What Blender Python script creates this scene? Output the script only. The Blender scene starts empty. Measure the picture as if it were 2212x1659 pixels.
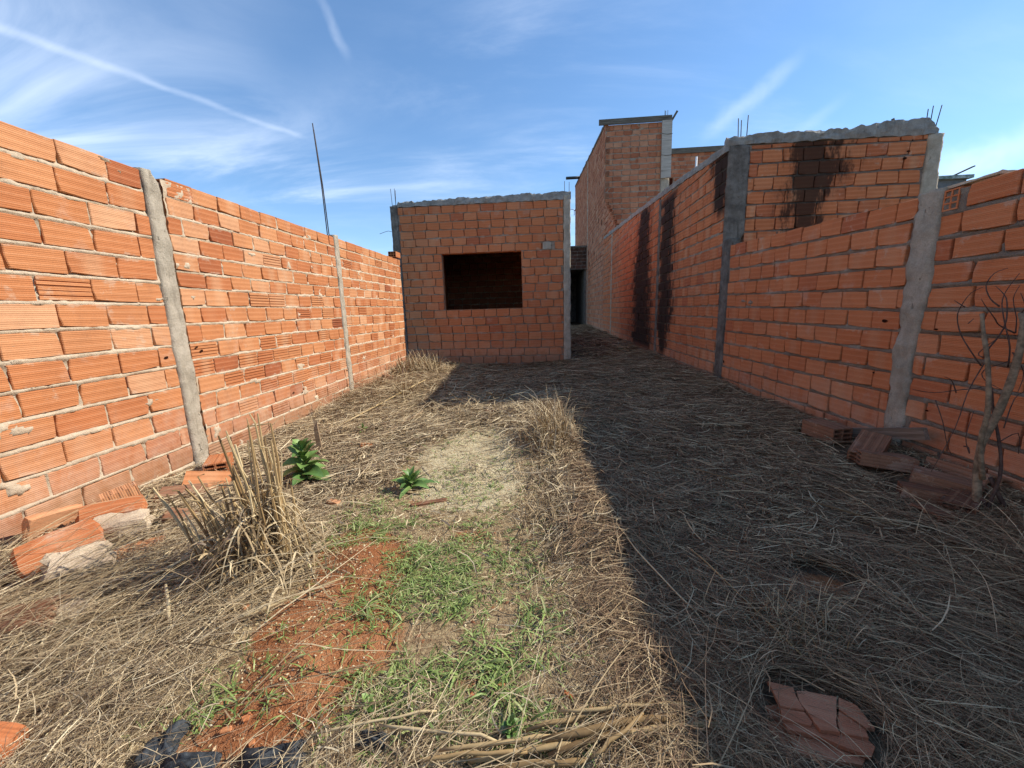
import bpy, math, random
import numpy as np
from math import radians, sin, cos, pi, floor
from mathutils import Vector, Matrix

SC = bpy.context.scene
COL = SC.collection
RNG = random.Random(7)
NR = np.random.default_rng(11)

# ------------------------------------------------------------------ camera
CAM_POS = Vector((0.0, 0.0, 1.55))
PITCH, ROLL, YAW = radians(10.7), radians(1.69), radians(4.7)
fw = Vector((-sin(YAW) * cos(PITCH), cos(YAW) * cos(PITCH), -sin(PITCH)))
rt0 = Vector((cos(YAW), sin(YAW), 0)); up0 = rt0.cross(fw)
rt = rt0 * cos(ROLL) - up0 * sin(ROLL); up = up0 * cos(ROLL) + rt0 * sin(ROLL)
cd = bpy.data.cameras.new('camera'); cam = bpy.data.objects.new('camera', cd); COL.objects.link(cam)
m = Matrix((rt, up, -fw)).transposed().to_4x4(); m.translation = CAM_POS
cam.matrix_world = m
cd.sensor_width = 36.0; cd.lens = 36.0 * 845.0 / 2212.0
cd.clip_start = 0.05; cd.clip_end = 3000.0
SC.camera = cam

# ------------------------------------------------------------------ light, sky, exposure
SUN_DIR = Vector((3.62, 1.05, 2.90)).normalized()
SUN_STRENGTH, SKY_STRENGTH, EXPOSURE = 3.2, 0.150, 1.0
sd = bpy.data.lights.new('sun', 'SUN'); sd.energy = SUN_STRENGTH; sd.angle = radians(0.55); sd.color = (1.0, 0.93, 0.82)
sun = bpy.data.objects.new('sun', sd); COL.objects.link(sun)
sun.rotation_euler = SUN_DIR.to_track_quat('Z', 'Y').to_euler(); sun.location = SUN_DIR * 60
SC.view_settings.view_transform = 'Standard'; SC.view_settings.look = 'None'
SC.view_settings.exposure = EXPOSURE; SC.view_settings.gamma = 1.0; SC.view_settings.use_curve_mapping = False
SC.render.engine = 'CYCLES'; SC.cycles.use_denoising = True
SC.cycles.max_bounces = 6; SC.cycles.diffuse_bounces = 5


class NT:
    """small node-tree helper"""
    def __init__(self, tree):
        self.t = tree; tree.nodes.clear()
    def n(self, typ, **kw):
        nd = self.t.nodes.new(typ)
        for k, v in kw.items(): setattr(nd, k, v)
        return nd
    def l(self, a, b): self.t.links.new(a, b)
    def put(self, sock, v):
        if hasattr(v, 'is_output') or isinstance(v, bpy.types.NodeSocket): self.l(v, sock)
        else: sock.default_value = v
    def math(self, op, a, b=None, c=None, clamp=False):
        nd = self.n('ShaderNodeMath', operation=op); nd.use_clamp = clamp
        self.put(nd.inputs[0], a)
        if b is not None: self.put(nd.inputs[1], b)
        if c is not None: self.put(nd.inputs[2], c)
        return nd.outputs[0]
    def vdot(self, a, v):
        nd = self.n('ShaderNodeVectorMath', operation='DOT_PRODUCT'); self.l(a, nd.inputs[0]); self.put(nd.inputs[1], v)
        return nd.outputs['Value']
    def smooth(self, x, a, b, lo=0.0, hi=1.0):
        nd = self.n('ShaderNodeMapRange', interpolation_type='SMOOTHSTEP')
        self.put(nd.inputs['Value'], x)
        for k, v in (('From Min', a), ('From Max', b), ('To Min', lo), ('To Max', hi)): self.put(nd.inputs[k], v)
        return nd.outputs['Result']
    def noise(self, vec, scale, detail=3.0, rough=0.55, dist=0.0):
        nd = self.n('ShaderNodeTexNoise'); nd.inputs['Scale'].default_value = scale
        nd.inputs['Detail'].default_value = detail; nd.inputs['Roughness'].default_value = rough
        nd.inputs['Distortion'].default_value = dist
        if vec is not None: self.l(vec, nd.inputs['Vector'])
        return nd.outputs['Fac']
    def ramp(self, fac, stops):
        nd = self.n('ShaderNodeValToRGB'); e = nd.color_ramp.elements
        while len(e) < len(stops): e.new(0.5)
        for el, (p, c) in zip(e, stops): el.position = p; el.color = (*c, 1)
        self.l(fac, nd.inputs['Fac']); return nd.outputs['Color']
    def mix(self, fac, a, b, blend='MIX'):
        nd = self.n('ShaderNodeMix', data_type='RGBA', blend_type=blend)
        self.put(nd.inputs[0], fac)
        for s, v in ((nd.inputs[6], a), (nd.inputs[7], b)):
            if isinstance(v, tuple): s.default_value = (*v, 1)
            else: self.l(v, s)
        return nd.outputs[2]
    def scale(self, vec, v):
        nd = self.n('ShaderNodeVectorMath', operation='MULTIPLY'); self.l(vec, nd.inputs[0]); nd.inputs[1].default_value = v
        return nd.outputs[0]


# world: Nishita sky, thin cirrus and an aircraft trail high in the sky
world = bpy.data.worlds.new('World'); SC.world = world; world.use_nodes = True
W = NT(world.node_tree)
sky = W.n('ShaderNodeTexSky', sky_type='NISHITA'); sky.sun_disc = False
sky.sun_elevation = math.asin(SUN_DIR.z); sky.sun_rotation = math.atan2(SUN_DIR.x, SUN_DIR.y)
sky.air_density = 1.0; sky.dust_density = 0.0; sky.ozone_density = 3.0; sky.altitude = 1200
D = W.n('ShaderNodeTexCoord').outputs['Generated']
sepd = W.n('ShaderNodeSeparateXYZ'); W.l(D, sepd.inputs[0])
zz = W.math('ADD', W.math('MAXIMUM', sepd.outputs['Z'], 0.0), 0.12)
px, py = W.math('DIVIDE', sepd.outputs['X'], zz), W.math('DIVIDE', sepd.outputs['Y'], zz)
cmb = W.n('ShaderNodeCombineXYZ'); W.l(px, cmb.inputs[0]); W.l(py, cmb.inputs[1])
mp = W.n('ShaderNodeMapping'); W.l(cmb.outputs[0], mp.inputs[0])
mp.inputs['Rotation'].default_value = (0, 0, radians(35)); mp.inputs['Scale'].default_value = (0.42, 0.95, 1)
n1 = W.noise(mp.outputs[0], 1.25, 9, 0.6, 1.1)
n2 = W.noise(cmb.outputs[0], 0.55, 3, 0.5, 0.3)
cl = W.math('MULTIPLY', W.smooth(n1, 0.40, 0.78), W.smooth(n2, 0.36, 0.62))
west = W.smooth(px, 1.3, -0.6, 0.22, 1.0)
low = W.smooth(sepd.outputs['Z'], 0.75, 0.12, 0.6, 1.35)
cl = W.math('MULTIPLY', W.math('MULTIPLY', cl, W.math('MULTIPLY', west, low)), 0.62, clamp=True)
def streak(a, b, width, power, soft):
    A, B = Vector(a).normalized(), Vector(b).normalized()
    N = A.cross(B).normalized(); T = (B - A).normalized()
    wob = W.math('MULTIPLY', W.math('SUBTRACT', W.noise(D, 9.0, 4, 0.6), 0.5), width * 2.2)
    d = W.math('ADD', W.vdot(D, tuple(N)), wob)
    core = W.smooth(W.math('ABSOLUTE', d), width, 0.0)
    t = W.vdot(D, tuple(T)); ta, tb = A.dot(T), B.dot(T)
    gate = W.math('MULTIPLY', W.smooth(t, ta - soft, ta + soft), W.smooth(t, tb + soft, tb - soft))
    front = W.math('GREATER_THAN', W.vdot(D, tuple(A)), 0.0)
    br = W.smooth(W.noise(D, 14.0, 3, 0.6), 0.25, 0.6, 0.5, 1.0)
    return W.math('MULTIPLY', W.math('MULTIPLY', W.math('MULTIPLY', core, gate), W.math('MULTIPLY', front, br)), power)
STREAKS = [((-0.7422, 0.5397, 0.3972), (-0.6265, 0.6786, 0.3834), 0.0100, 0.15, 0.02), ((-0.6355, 0.6712, 0.3817), (-0.4679, 0.8119, 0.3492), 0.0075, 0.14, 0.02),
           ((-0.3766, 0.7541, 0.5381), (-0.3588, 0.8022, 0.4771), 0.0130, 0.13, 0.02), ((0.3325, 0.8824, 0.3329), (0.4393, 0.8032, 0.4024), 0.0220, 0.17, 0.03),
           ((0.4579, 0.8375, 0.2981), (0.5117, 0.7925, 0.3318), 0.0160, 0.08, 0.03), ((0.7011, 0.6794, 0.2163), (0.632, 0.7527, 0.1847), 0.0450, 0.50, 0.12)]
for s in STREAKS: cl = W.math('ADD', cl, streak(*s), clamp=True)
gm = W.n('ShaderNodeGamma'); W.l(sky.outputs['Color'], gm.inputs[0]); gm.inputs[1].default_value = 0.85
hs = W.n('ShaderNodeHueSaturation'); W.l(gm.outputs[0], hs.inputs['Color']); hs.inputs['Saturation'].default_value = 1.16; hs.inputs['Value'].default_value = 0.90
skyc = W.mix(cl, hs.outputs['Color'], (4.6, 5.0, 5.6))
bg = W.n('ShaderNodeBackground'); W.l(skyc, bg.inputs['Color']); bg.inputs['Strength'].default_value = SKY_STRENGTH
wo = W.n('ShaderNodeOutputWorld'); W.l(bg.outputs[0], wo.inputs['Surface'])


# ------------------------------------------------------------------ materials
def material(name, build, rough=0.9, spec=0.2):
    mt = bpy.data.materials.new(name); mt.use_nodes = True
    t = NT(mt.node_tree)
    bs = t.n('ShaderNodeBsdfPrincipled'); bs.inputs['Roughness'].default_value = rough
    bs.inputs['Specular IOR Level'].default_value = spec
    out = t.n('ShaderNodeOutputMaterial'); t.l(bs.outputs[0], out.inputs['Surface'])
    pos = t.n('ShaderNodeNewGeometry').outputs['Position']
    col, bump = build(t, pos, bs)
    t.put(bs.inputs['Base Color'], col if not isinstance(col, tuple) else (*col, 1))
    if bump:
        h, strength, dist = bump
        b = t.n('ShaderNodeBump'); b.inputs['Strength'].default_value = strength; b.inputs['Distance'].default_value = dist
        t.l(h, b.inputs['Height']); t.l(b.outputs[0], bs.inputs['Normal'])
    return mt

def rnd(t):
    a = t.n('ShaderNodeObjectInfo').outputs['Random']; g = t.n('ShaderNodeNewGeometry')
    return t.math('FRACT', t.math('ADD', a, g.outputs['Random Per Island']))

def stain_mask(t, pos, axis, table, r=None):
    """soot-like run-off stain: table of (z, centre, half width) along one horizontal axis"""
    sp = t.n('ShaderNodeSeparateXYZ'); t.l(pos, sp.inputs[0])
    z, a = sp.outputs['Z'], sp.outputs[axis]
    z0, z1 = table[0][0], table[-1][0]
    def curve(vals):
        lo, hi = min(vals), max(vals) + 1e-4
        fc = t.n('ShaderNodeFloatCurve'); c = fc.mapping.curves[0]
        pts = [((r[0] - z0) / (z1 - z0), (v - lo) / (hi - lo)) for r, v in zip(table, vals)]
        c.points[0].location = pts[0]; c.points[1].location = pts[-1]
        for p in pts[1:-1]: c.points.new(*p)
        fc.mapping.update()
        t.l(t.math('DIVIDE', t.math('SUBTRACT', z, z0), z1 - z0, clamp=True), fc.inputs['Value'])
        return t.math('MULTIPLY_ADD', fc.outputs[0], hi - lo, lo)
    cen, half = curve([r[1] for r in table]), curve([r[2] for r in table])
    wob = t.math('MULTIPLY', t.math('SUBTRACT', t.noise(t.scale(pos, (1, 1, 0.22)), 7.5, 6, 0.75), 0.5), 0.85)
    d = t.math('ADD', t.math('ABSOLUTE', t.math('SUBTRACT', a, cen)), wob)
    k = t.math('ADD', t.math('DIVIDE', d, half), t.math('MULTIPLY', t.math('SUBTRACT', t.noise(t.scale(pos, (1, 1, 0.5)), 24.0, 4, 0.7), 0.5), 1.5))
    fade = t.math('MULTIPLY', t.smooth(z, z0 - 0.12, z0 + 0.1), t.smooth(z, z1 + 0.15, z1 - 0.02))
    if r is not None: k = t.math('ADD', k, t.math('MULTIPLY', t.math('SUBTRACT', t.math('FRACT', t.math('MULTIPLY', r, 7.7)), 0.5), 0.45))
    body = t.math('ADD', t.smooth(k, 1.15, 0.55, 0, 0.74), t.smooth(k, 1.9, 0.7, 0, 0.26))
    return t.math('MULTIPLY', body, fade)

STAINS_SIDE = [('Y', [(0.6, 9.80, 1.25), (1.5, 9.9, 1.02), (2.4, 9.95, 0.85), (3.2, 9.85, 0.6), (3.7, 9.75, 0.5)]),
               ('Y', [(0.6, 8.15, 0.22), (1.1, 8.1, 0.42), (1.8, 8.05, 0.52), (2.5, 8.08, 0.48), (3.5, 8.02, 0.52)]),
               ('Y', [(2.7, 5.75, 0.16), (3.0, 5.78, 0.24), (3.45, 5.8, 0.3)])]
STAINS_FRONT = [('X', [(2.4, 3.36, 0.22), (2.7, 3.33, 0.22), (2.9, 3.38, 0.30), (3.05, 3.38, 0.34), (3.15, 3.46, 0.36), (3.3, 3.45, 0.36), (3.5, 3.42, 0.24)])]

def stains(t, pos, base, which, amount=0.93, r=None):
    for ax, tab in which:
        mk = stain_mask(t, pos, ax, tab, r)
        base = t.mix(t.math('MULTIPLY', mk, amount * (0.93 if ax == 'X' else 1.0)), base, (0.016, 0.012, 0.010))
    return base

def brick_mat(name, stops, stain=(), pale=0.35, grime=0.25, ribs=13.0, rib_tint=0.30, film=0.4, foot=0.45, uneven=0.30):
    def build(t, pos, bs):
        r = rnd(t); base = t.ramp(r, stops)
        uv = t.n('ShaderNodeUVMap').outputs[0]; su = t.n('ShaderNodeSeparateXYZ'); t.l(uv, su.inputs[0])
        u, v = su.outputs[0], su.outputs[1]
        r2 = t.math('FRACT', t.math('MULTIPLY', r, 17.31)); r3 = t.math('FRACT', t.math('MULTIPLY', r, 41.7))
        # kiln-bleached band in the middle of some bricks
        cen = t.math('SUBTRACT', 0.62, t.math('MULTIPLY', r3, 0.3))
        band = t.smooth(t.math('ABSOLUTE', t.math('SUBTRACT', u, cen)), 0.34, 0.05)
        band = t.math('MULTIPLY', band, t.smooth(r2, 0.66, 0.95))
        base = t.mix(t.math('MULTIPLY', band, pale), base, (0.62, 0.36, 0.20))
        # lime bloom and dirt
        nb = t.noise(pos, 4.3, 5, 0.65)
        base = t.mix(t.smooth(nb, 0.57, 0.78, 0, 0.45), base, (0.56, 0.40, 0.30))
        nd = t.noise(t.scale(pos, (1, 1, 0.6)), 9.0, 6, 0.7)
        base = t.mix(t.smooth(nd, 0.50, 0.80, 0, grime), base, (0.10, 0.055, 0.04))
        nf = t.math('ADD', t.noise(pos, 7.0, 6, 0.72), t.math('MULTIPLY', t.smooth(t.math('ABSOLUTE', t.math('SUBTRACT', v, 0.5)), 0.25, 0.5), 0.09))
        base = t.mix(t.smooth(nf, 0.60, 0.70, 0, film), base, (0.55, 0.45, 0.335))
        tone = t.noise(t.scale(pos, (1, 1, 2.0)), 2.1, 4, 0.6)
        base = t.mix(t.smooth(tone, 0.35, 0.65, 0.0, uneven), base, t.mix(1.0, base, (0.62, 0.52, 0.50), 'MULTIPLY'))
        fine = t.noise(pos, 140.0, 3, 0.7)
        base = t.mix(0.22, base, t.ramp(fine, [(0.2, (0.25, 0.2, 0.18)), (0.8, (0.8, 0.78, 0.75))]), 'OVERLAY')
        # extruded ribs
        w = t.math('SINE', t.math('MULTIPLY', v, 2 * pi * ribs))
        w2 = t.math('SINE', t.math('MULTIPLY_ADD', v, 2 * pi * 3.0, t.math('MULTIPLY', r2, 6.0)))
        rib = t.math('MULTIPLY_ADD', w, 0.5, t.math('MULTIPLY', w2, 0.35))
        base = t.mix(t.smooth(rib, -0.15, -0.75, 0, rib_tint), base, (0.17, 0.05, 0.02))
        base = t.mix(t.smooth(w2, 0.55, 1.0, 0, 0.16), base, (0.66, 0.36, 0.2))
        zb = t.n('ShaderNodeSeparateXYZ'); t.l(pos, zb.inputs[0])
        splash = t.math('MULTIPLY', t.smooth(t.math('ADD', zb.outputs['Z'], t.math('MULTIPLY', t.math('SUBTRACT', nb, 0.5), 0.9)), 1.05, 0.5), t.smooth(nd, 0.3, 0.62, 0.15 * foot, foot))
        base = t.mix(splash, base, (0.55, 0.37, 0.26))
        base = t.mix(t.smooth(t.math('ADD', zb.outputs['Z'], t.math('MULTIPLY', t.math('SUBTRACT', nd, 0.5), 0.4)), 0.70, 0.46, 0, foot), base, (0.16, 0.09, 0.05))
        base = stains(t, pos, base, stain, 0.95, r)
        h = t.math('ADD', t.math('MULTIPLY', rib, 0.7), t.math('MULTIPLY', t.noise(pos, 45.0, 4, 0.7), 1.1))
        return base, (h, 0.55, 0.003)
    return material(name, build, 0.92, 0.15)

ORANGE = [(0.0, (0.26, 0.075, 0.034)), (0.012, (0.36, 0.115, 0.048)), (0.04, (0.45, 0.158, 0.062)), (0.55, (0.50, 0.200, 0.080)), (0.85, (0.54, 0.240, 0.105)), (1.0, (0.60, 0.32, 0.17))]
RED = [(0.0, (0.44, 0.130, 0.058)), (0.06, (0.51, 0.163, 0.067)), (0.45, (0.55, 0.182, 0.072)), (0.85, (0.57, 0.203, 0.085)), (1.0, (0.59, 0.235, 0.11))]
DULL = [(0.0, (0.36, 0.12, 0.06)), (0.3, (0.46, 0.175, 0.088)), (0.75, (0.52, 0.215, 0.115)), (1.0, (0.56, 0.29, 0.17))]
M = {}
M['brick_sunny'] = brick_mat('orange_ribbed_brick', ORANGE, pale=0.45)
M['brick_red'] = brick_mat('red_ribbed_brick', RED, pale=0.24, grime=0.18, rib_tint=0.14, uneven=0.16)
M['brick_stain'] = brick_mat('stained_ribbed_brick', RED, STAINS_SIDE, pale=0.5, grime=0.45)
M['brick_stain_front'] = brick_mat('stained_front_brick', RED, STAINS_FRONT, pale=0.4, grime=0.3)
M['brick_dull'] = brick_mat('dull_brick', DULL, pale=0.4, grime=0.35)
M['brick_chunk'] = brick_mat('broken_orange_brick', ORANGE, pale=0.3, grime=0.35, foot=0.0)
M['brick_inner'] = brick_mat('unlit_room_brick', [(0.0, (0.20, 0.065, 0.035)), (0.5, (0.28, 0.09, 0.045)), (1.0, (0.33, 0.12, 0.065))], pale=0.1, foot=0.0)  # brick colour darkened to carry the shade of the room
M['brick_loose'] = brick_mat('loose_brick', [(0.0, (0.15, 0.07, 0.042)), (0.5, (0.22, 0.105, 0.06)), (1.0, (0.28, 0.15, 0.09))], pale=0.15, grime=0.7, rib_tint=0.1, foot=0.0)

def concrete(name, c1, c2, stain=(), streaks=0.3, bumpd=0.012):
    def build(t, pos, bs):
        a = t.noise(pos, 7.0, 8, 0.7); base = t.mix(t.smooth(a, 0.3, 0.72), c1, c2)
        b = t.noise(t.scale(pos, (1, 1, 0.12)), 22.0, 4, 0.6)
        base = t.mix(t.smooth(b, 0.52, 0.78, 0, streaks), base, tuple(x * 0.42 for x in c1))
        f = t.noise(pos, 120.0, 3, 0.7)
        base = t.mix(0.3, base, t.ramp(f, [(0.25, (0.2, 0.2, 0.2)), (0.75, (0.8, 0.8, 0.8))]), 'OVERLAY')
        base = stains(t, pos, base, stain, 0.8)
        h = t.math('ADD', t.math('MULTIPLY', t.noise(pos, 30.0, 8, 0.82), 1.6), t.math('MULTIPLY', t.noise(pos, 130.0, 3, 0.7), 0.7))
        pit = t.smooth(t.noise(t.scale(pos, (1, 1, 0.5)), 26.0, 3, 0.6), 0.66, 0.74)
        base = t.mix(t.math('MULTIPLY', pit, 0.5), base, tuple(x * 0.3 for x in c1))
        return base, (t.math('SUBTRACT', h, pit), 1.0, bumpd * 1.4)
    return material(name, build, 0.95, 0.1)
M['mortar_light'] = concrete('pale_lime_mortar', (0.46, 0.35, 0.24), (0.66, 0.53, 0.38), streaks=0.1, bumpd=0.004)
M['mortar_grey'] = concrete('grey_mortar', (0.28, 0.212, 0.158), (0.46, 0.37, 0.28), streaks=0.2)
M['mortar_stain'] = concrete('stained_mortar', (0.28, 0.212, 0.158), (0.46, 0.37, 0.28), STAINS_SIDE, streaks=0.3)
M['mortar_stain_front'] = concrete('stained_front_mortar', (0.22, 0.17, 0.135), (0.36, 0.29, 0.235), STAINS_FRONT, streaks=0.2)
M['pillar'] = concrete('rough_cast_concrete', (0.35, 0.295, 0.22), (0.54, 0.46, 0.355), streaks=0.45, bumpd=0.006)
M['pillar_dark'] = concrete('weathered_concrete', (0.125, 0.108, 0.09), (0.29, 0.255, 0.215), streaks=0.75)
M['coping'] = concrete('broken_concrete_beam', (0.26, 0.24, 0.21), (0.46, 0.43, 0.38), streaks=0.35)
M['plaster'] = concrete('grey_plaster', (0.13, 0.145, 0.15), (0.20, 0.21, 0.215), streaks=0.2, bumpd=0.004)
M['white_paint'] = concrete('white_plastic', (0.7, 0.7, 0.68), (0.8, 0.8, 0.78), streaks=0.1, bumpd=0.001)
M['tile_cap'] = concrete('greenish_capping', (0.08, 0.14, 0.12), (0.52, 0.6, 0.56), streaks=0.0, bumpd=0.002)

def plain(name, c, rough=0.8, spec=0.3, var=0.3, scale=25.0, bumpd=0.002, metallic=0.0):
    def build(t, pos, bs):
        bs.inputs['Metallic'].default_value = metallic
        n = t.noise(pos, scale, 5, 0.65)
        base = t.mix(t.smooth(n, 0.3, 0.75), tuple(x * (1 - var) for x in c), tuple(min(1, x * (1 + var)) for x in c))
        return base, (n, 0.5, bumpd)
    return material(name, build, rough, spec)
M['rust'] = plain('dark_rusty_steel', (0.055, 0.04, 0.035), 0.75, 0.3, 0.5, 60)
M['pipe'] = plain('dark_plastic_pipe', (0.04, 0.045, 0.04), 0.5, 0.4, 0.3)
M['black_bag'] = plain('black_plastic_sheet', (0.034, 0.039, 0.044), 0.62, 0.35, 0.6, 45, 0.010)
M['hollow_shade'] = plain('unlit_clay', (0.10, 0.035, 0.02), 0.95, 0.05, 0.2)  # clay colour darkened for the shade inside hollows
M['bark'] = plain('grey_brown_bark', (0.27, 0.20, 0.13), 0.9, 0.15, 0.45, 30, 0.006)
M['twig'] = plain('dark_twig_bark', (0.11, 0.07, 0.055), 0.9, 0.15, 0.35, 40, 0.002)

def wood(name, c1, c2):
    def build(t, pos, bs):
        oc = t.n('ShaderNodeTexCoord').outputs['Object']
        g = t.noise(t.scale(oc, (1.2, 26, 26)), 2.2, 6, 0.7)
        base = t.mix(t.smooth(g, 0.35, 0.68), c1, c2)
        k = t.noise(t.scale(oc, (1.0, 9, 9)), 1.3, 3, 0.6)
        base = t.mix(t.smooth(k, 0.58, 0.72, 0, 0.65), base, tuple(x * 0.35 for x in c1))
        return base, (g, 0.6, 0.004)
    return material(name, build, 0.9, 0.12)
M['plank'] = wood('weathered_grey_plank', (0.15, 0.11, 0.08), (0.30, 0.235, 0.18))
M['board'] = wood('form_board', (0.10, 0.088, 0.068), (0.20, 0.175, 0.14))
M['board_pale'] = wood('pale_form_board', (0.36, 0.325, 0.27), (0.54, 0.49, 0.42))
M['stake'] = wood('split_wood', (0.20, 0.13, 0.075), (0.34, 0.25, 0.16))

def strands(name, stops, rough=0.75, spec=0.25, trans=0.0):
    def build(t, pos, bs):
        r = rnd(t); base = t.ramp(r, stops)
        f = t.noise(pos, 55.0, 3, 0.7)
        base = t.mix(0.35, base, t.ramp(f, [(0.25, (0.25, 0.25, 0.25)), (0.75, (0.75, 0.75, 0.75))]), 'OVERLAY')
        if trans:
            bs.inputs['Transmission Weight'].default_value = 0.0
            bs.inputs['Subsurface Weight'].default_value = 0.0
        return base, None
    return material(name, build, rough, spec)
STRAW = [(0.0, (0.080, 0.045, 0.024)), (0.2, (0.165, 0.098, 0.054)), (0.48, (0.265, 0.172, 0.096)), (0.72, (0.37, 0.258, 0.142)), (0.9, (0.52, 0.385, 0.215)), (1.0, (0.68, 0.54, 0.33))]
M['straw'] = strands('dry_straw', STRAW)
M['straw_pale'] = strands('sunlit_bleached_blade', [(0.0, (0.080, 0.052, 0.030)), (0.15, (0.19, 0.130, 0.076)), (0.45, (0.37, 0.275, 0.16)), (0.75, (0.53, 0.415, 0.245)), (1.0, (0.74, 0.62, 0.41))])  # bleached straw, lightened further so its colour carries the sunlight
M['straw_gold'] = strands('golden_straw', [(0.0, (0.15, 0.10, 0.05)), (0.3, (0.30, 0.215, 0.115)), (0.7, (0.44, 0.335, 0.19)), (1.0, (0.60, 0.49, 0.31))])
M['cane'] = strands('dry_cane', [(0.0, (0.17, 0.105, 0.045)), (0.35, (0.33, 0.22, 0.10)), (0.75, (0.45, 0.33, 0.165)), (1.0, (0.58, 0.47, 0.28))])
M['grass'] = strands('young_grass_blade', [(0.0, (0.11, 0.165, 0.035)), (0.45, (0.18, 0.255, 0.06)), (0.8, (0.26, 0.335, 0.095)), (1.0, (0.42, 0.42, 0.18))], 0.55, 0.4)
M['leaf'] = strands('broad_weed_leaf', [(0.0, (0.085, 0.165, 0.040)), (0.6, (0.15, 0.25, 0.062)), (1.0, (0.22, 0.32, 0.09))], 0.5, 0.4)
M['chips'] = strands('pale_wood_chips', [(0.0, (0.30, 0.21, 0.10)), (0.3, (0.50, 0.39, 0.20)), (0.8, (0.66, 0.55, 0.32)), (1.0, (0.74, 0.66, 0.45))])
M['crumbs'] = strands('red_soil_crumbs', [(0.0, (0.18, 0.07, 0.03)), (0.5, (0.31, 0.125, 0.055)), (0.85, (0.41, 0.195, 0.095)), (1.0, (0.58, 0.44, 0.26))])

def ground_build(t, pos, bs):
    def at(nm):
        a = t.n('ShaderNodeAttribute', attribute_name=nm); return a.outputs['Fac']
    n1 = t.noise(pos, 6.0, 6, 0.65); n2 = t.noise(pos, 38.0, 5, 0.7); n3 = t.noise(pos, 150.0, 3, 0.7)
    edge = t.math('MULTIPLY', t.math('SUBTRACT', n2, 0.5), 0.7)
    base = t.mix(t.smooth(n2, 0.3, 0.7), (0.085, 0.058, 0.038), (0.23, 0.165, 0.10))
    tan = t.mix(t.smooth(n2, 0.35, 0.66), (0.24, 0.155, 0.085), (0.47, 0.36, 0.20))
    base = t.mix(t.smooth(t.math('ADD', at('chaff'), edge), 0.35, 0.6), base, tan)
    red = t.mix(t.smooth(n1, 0.35, 0.7), (0.33, 0.125, 0.050), (0.46, 0.205, 0.092))
    red = t.mix(t.smooth(n3, 0.52, 0.75, 0, 0.35), red, (0.45, 0.26, 0.13))
    base = t.mix(t.smooth(t.math('ADD', at('soil'), edge), 0.38, 0.62), base, red)
    sand = t.mix(t.smooth(n2, 0.3, 0.68), (0.46, 0.37, 0.21), (0.68, 0.59, 0.38))
    base = t.mix(t.smooth(t.math('ADD', at('sand'), edge), 0.38, 0.66), base, sand)
    base = t.mix(0.35, base, t.ramp(n3, [(0.25, (0.2, 0.2, 0.2)), (0.75, (0.8, 0.8, 0.8))]), 'OVERLAY')
    h = t.math('ADD', n2, t.math('MULTIPLY', n3, 0.6))
    return base, (h, 0.9, 0.02)
M['ground'] = material('ground_soil', ground_build, 0.95, 0.1)


# ------------------------------------------------------------------ object helpers
def link(o, parent=None):
    COL.objects.link(o)
    if parent is not None: o.parent = parent
    return o

def tag(o, label=None, cat=None, group=None, kind=None):
    if label: o['label'] = label
    if cat: o['category'] = cat
    if group: o['group'] = group
    if kind: o['kind'] = kind
    return o

def thing(name, label, cat, loc=(0, 0, 0), group=None, rot=(0, 0, 0)):
    o = bpy.data.objects.new(name, None); o.location = loc; o.rotation_euler = rot
    o.empty_display_size = 0.1
    return tag(link(o), label, cat, group)

def mesh(name, verts, faces, mat, uvs=None, smooth=False):
    me = bpy.data.meshes.new(name); me.from_pydata([tuple(v) for v in verts], [], faces)
    if uvs is not None:
        l = me.uv_layers.new(name='UVMap')
        idx = np.empty(len(me.loops), dtype=np.int32); me.loops.foreach_get('vertex_index', idx)
        l.data.foreach_set('uv', np.asarray(uvs, dtype=np.float32)[idx].ravel())
    me.materials.append(mat)
    if smooth: me.polygons.foreach_set('use_smooth', [True] * len(me.polygons))
    me.update(); return me

def np_mesh(name, V, F, mat, smooth=False):
    """V (n,3), F (m,k) with k = 3 or 4"""
    V = np.asarray(V, dtype=np.float32); F = np.asarray(F, dtype=np.int32); k = F.shape[1]
    me = bpy.data.meshes.new(name)
    me.vertices.add(len(V)); me.vertices.foreach_set('co', V.ravel())
    me.loops.add(F.size); me.loops.foreach_set('vertex_index', F.ravel())
    me.polygons.add(len(F)); me.polygons.foreach_set('loop_start', np.arange(0, F.size, k, dtype=np.int32))
    me.update(calc_edges=True)
    me.materials.append(mat)
    if smooth: me.polygons.foreach_set('use_smooth', np.ones(len(F), dtype=bool))
    return me

def obj(name, me, parent=None, loc=(0, 0, 0), rot=(0, 0, 0), scale=(1, 1, 1)):
    o = bpy.data.objects.new(name, me); o.location = loc; o.rotation_euler = rot; o.scale = scale
    return link(o, parent)

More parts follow.
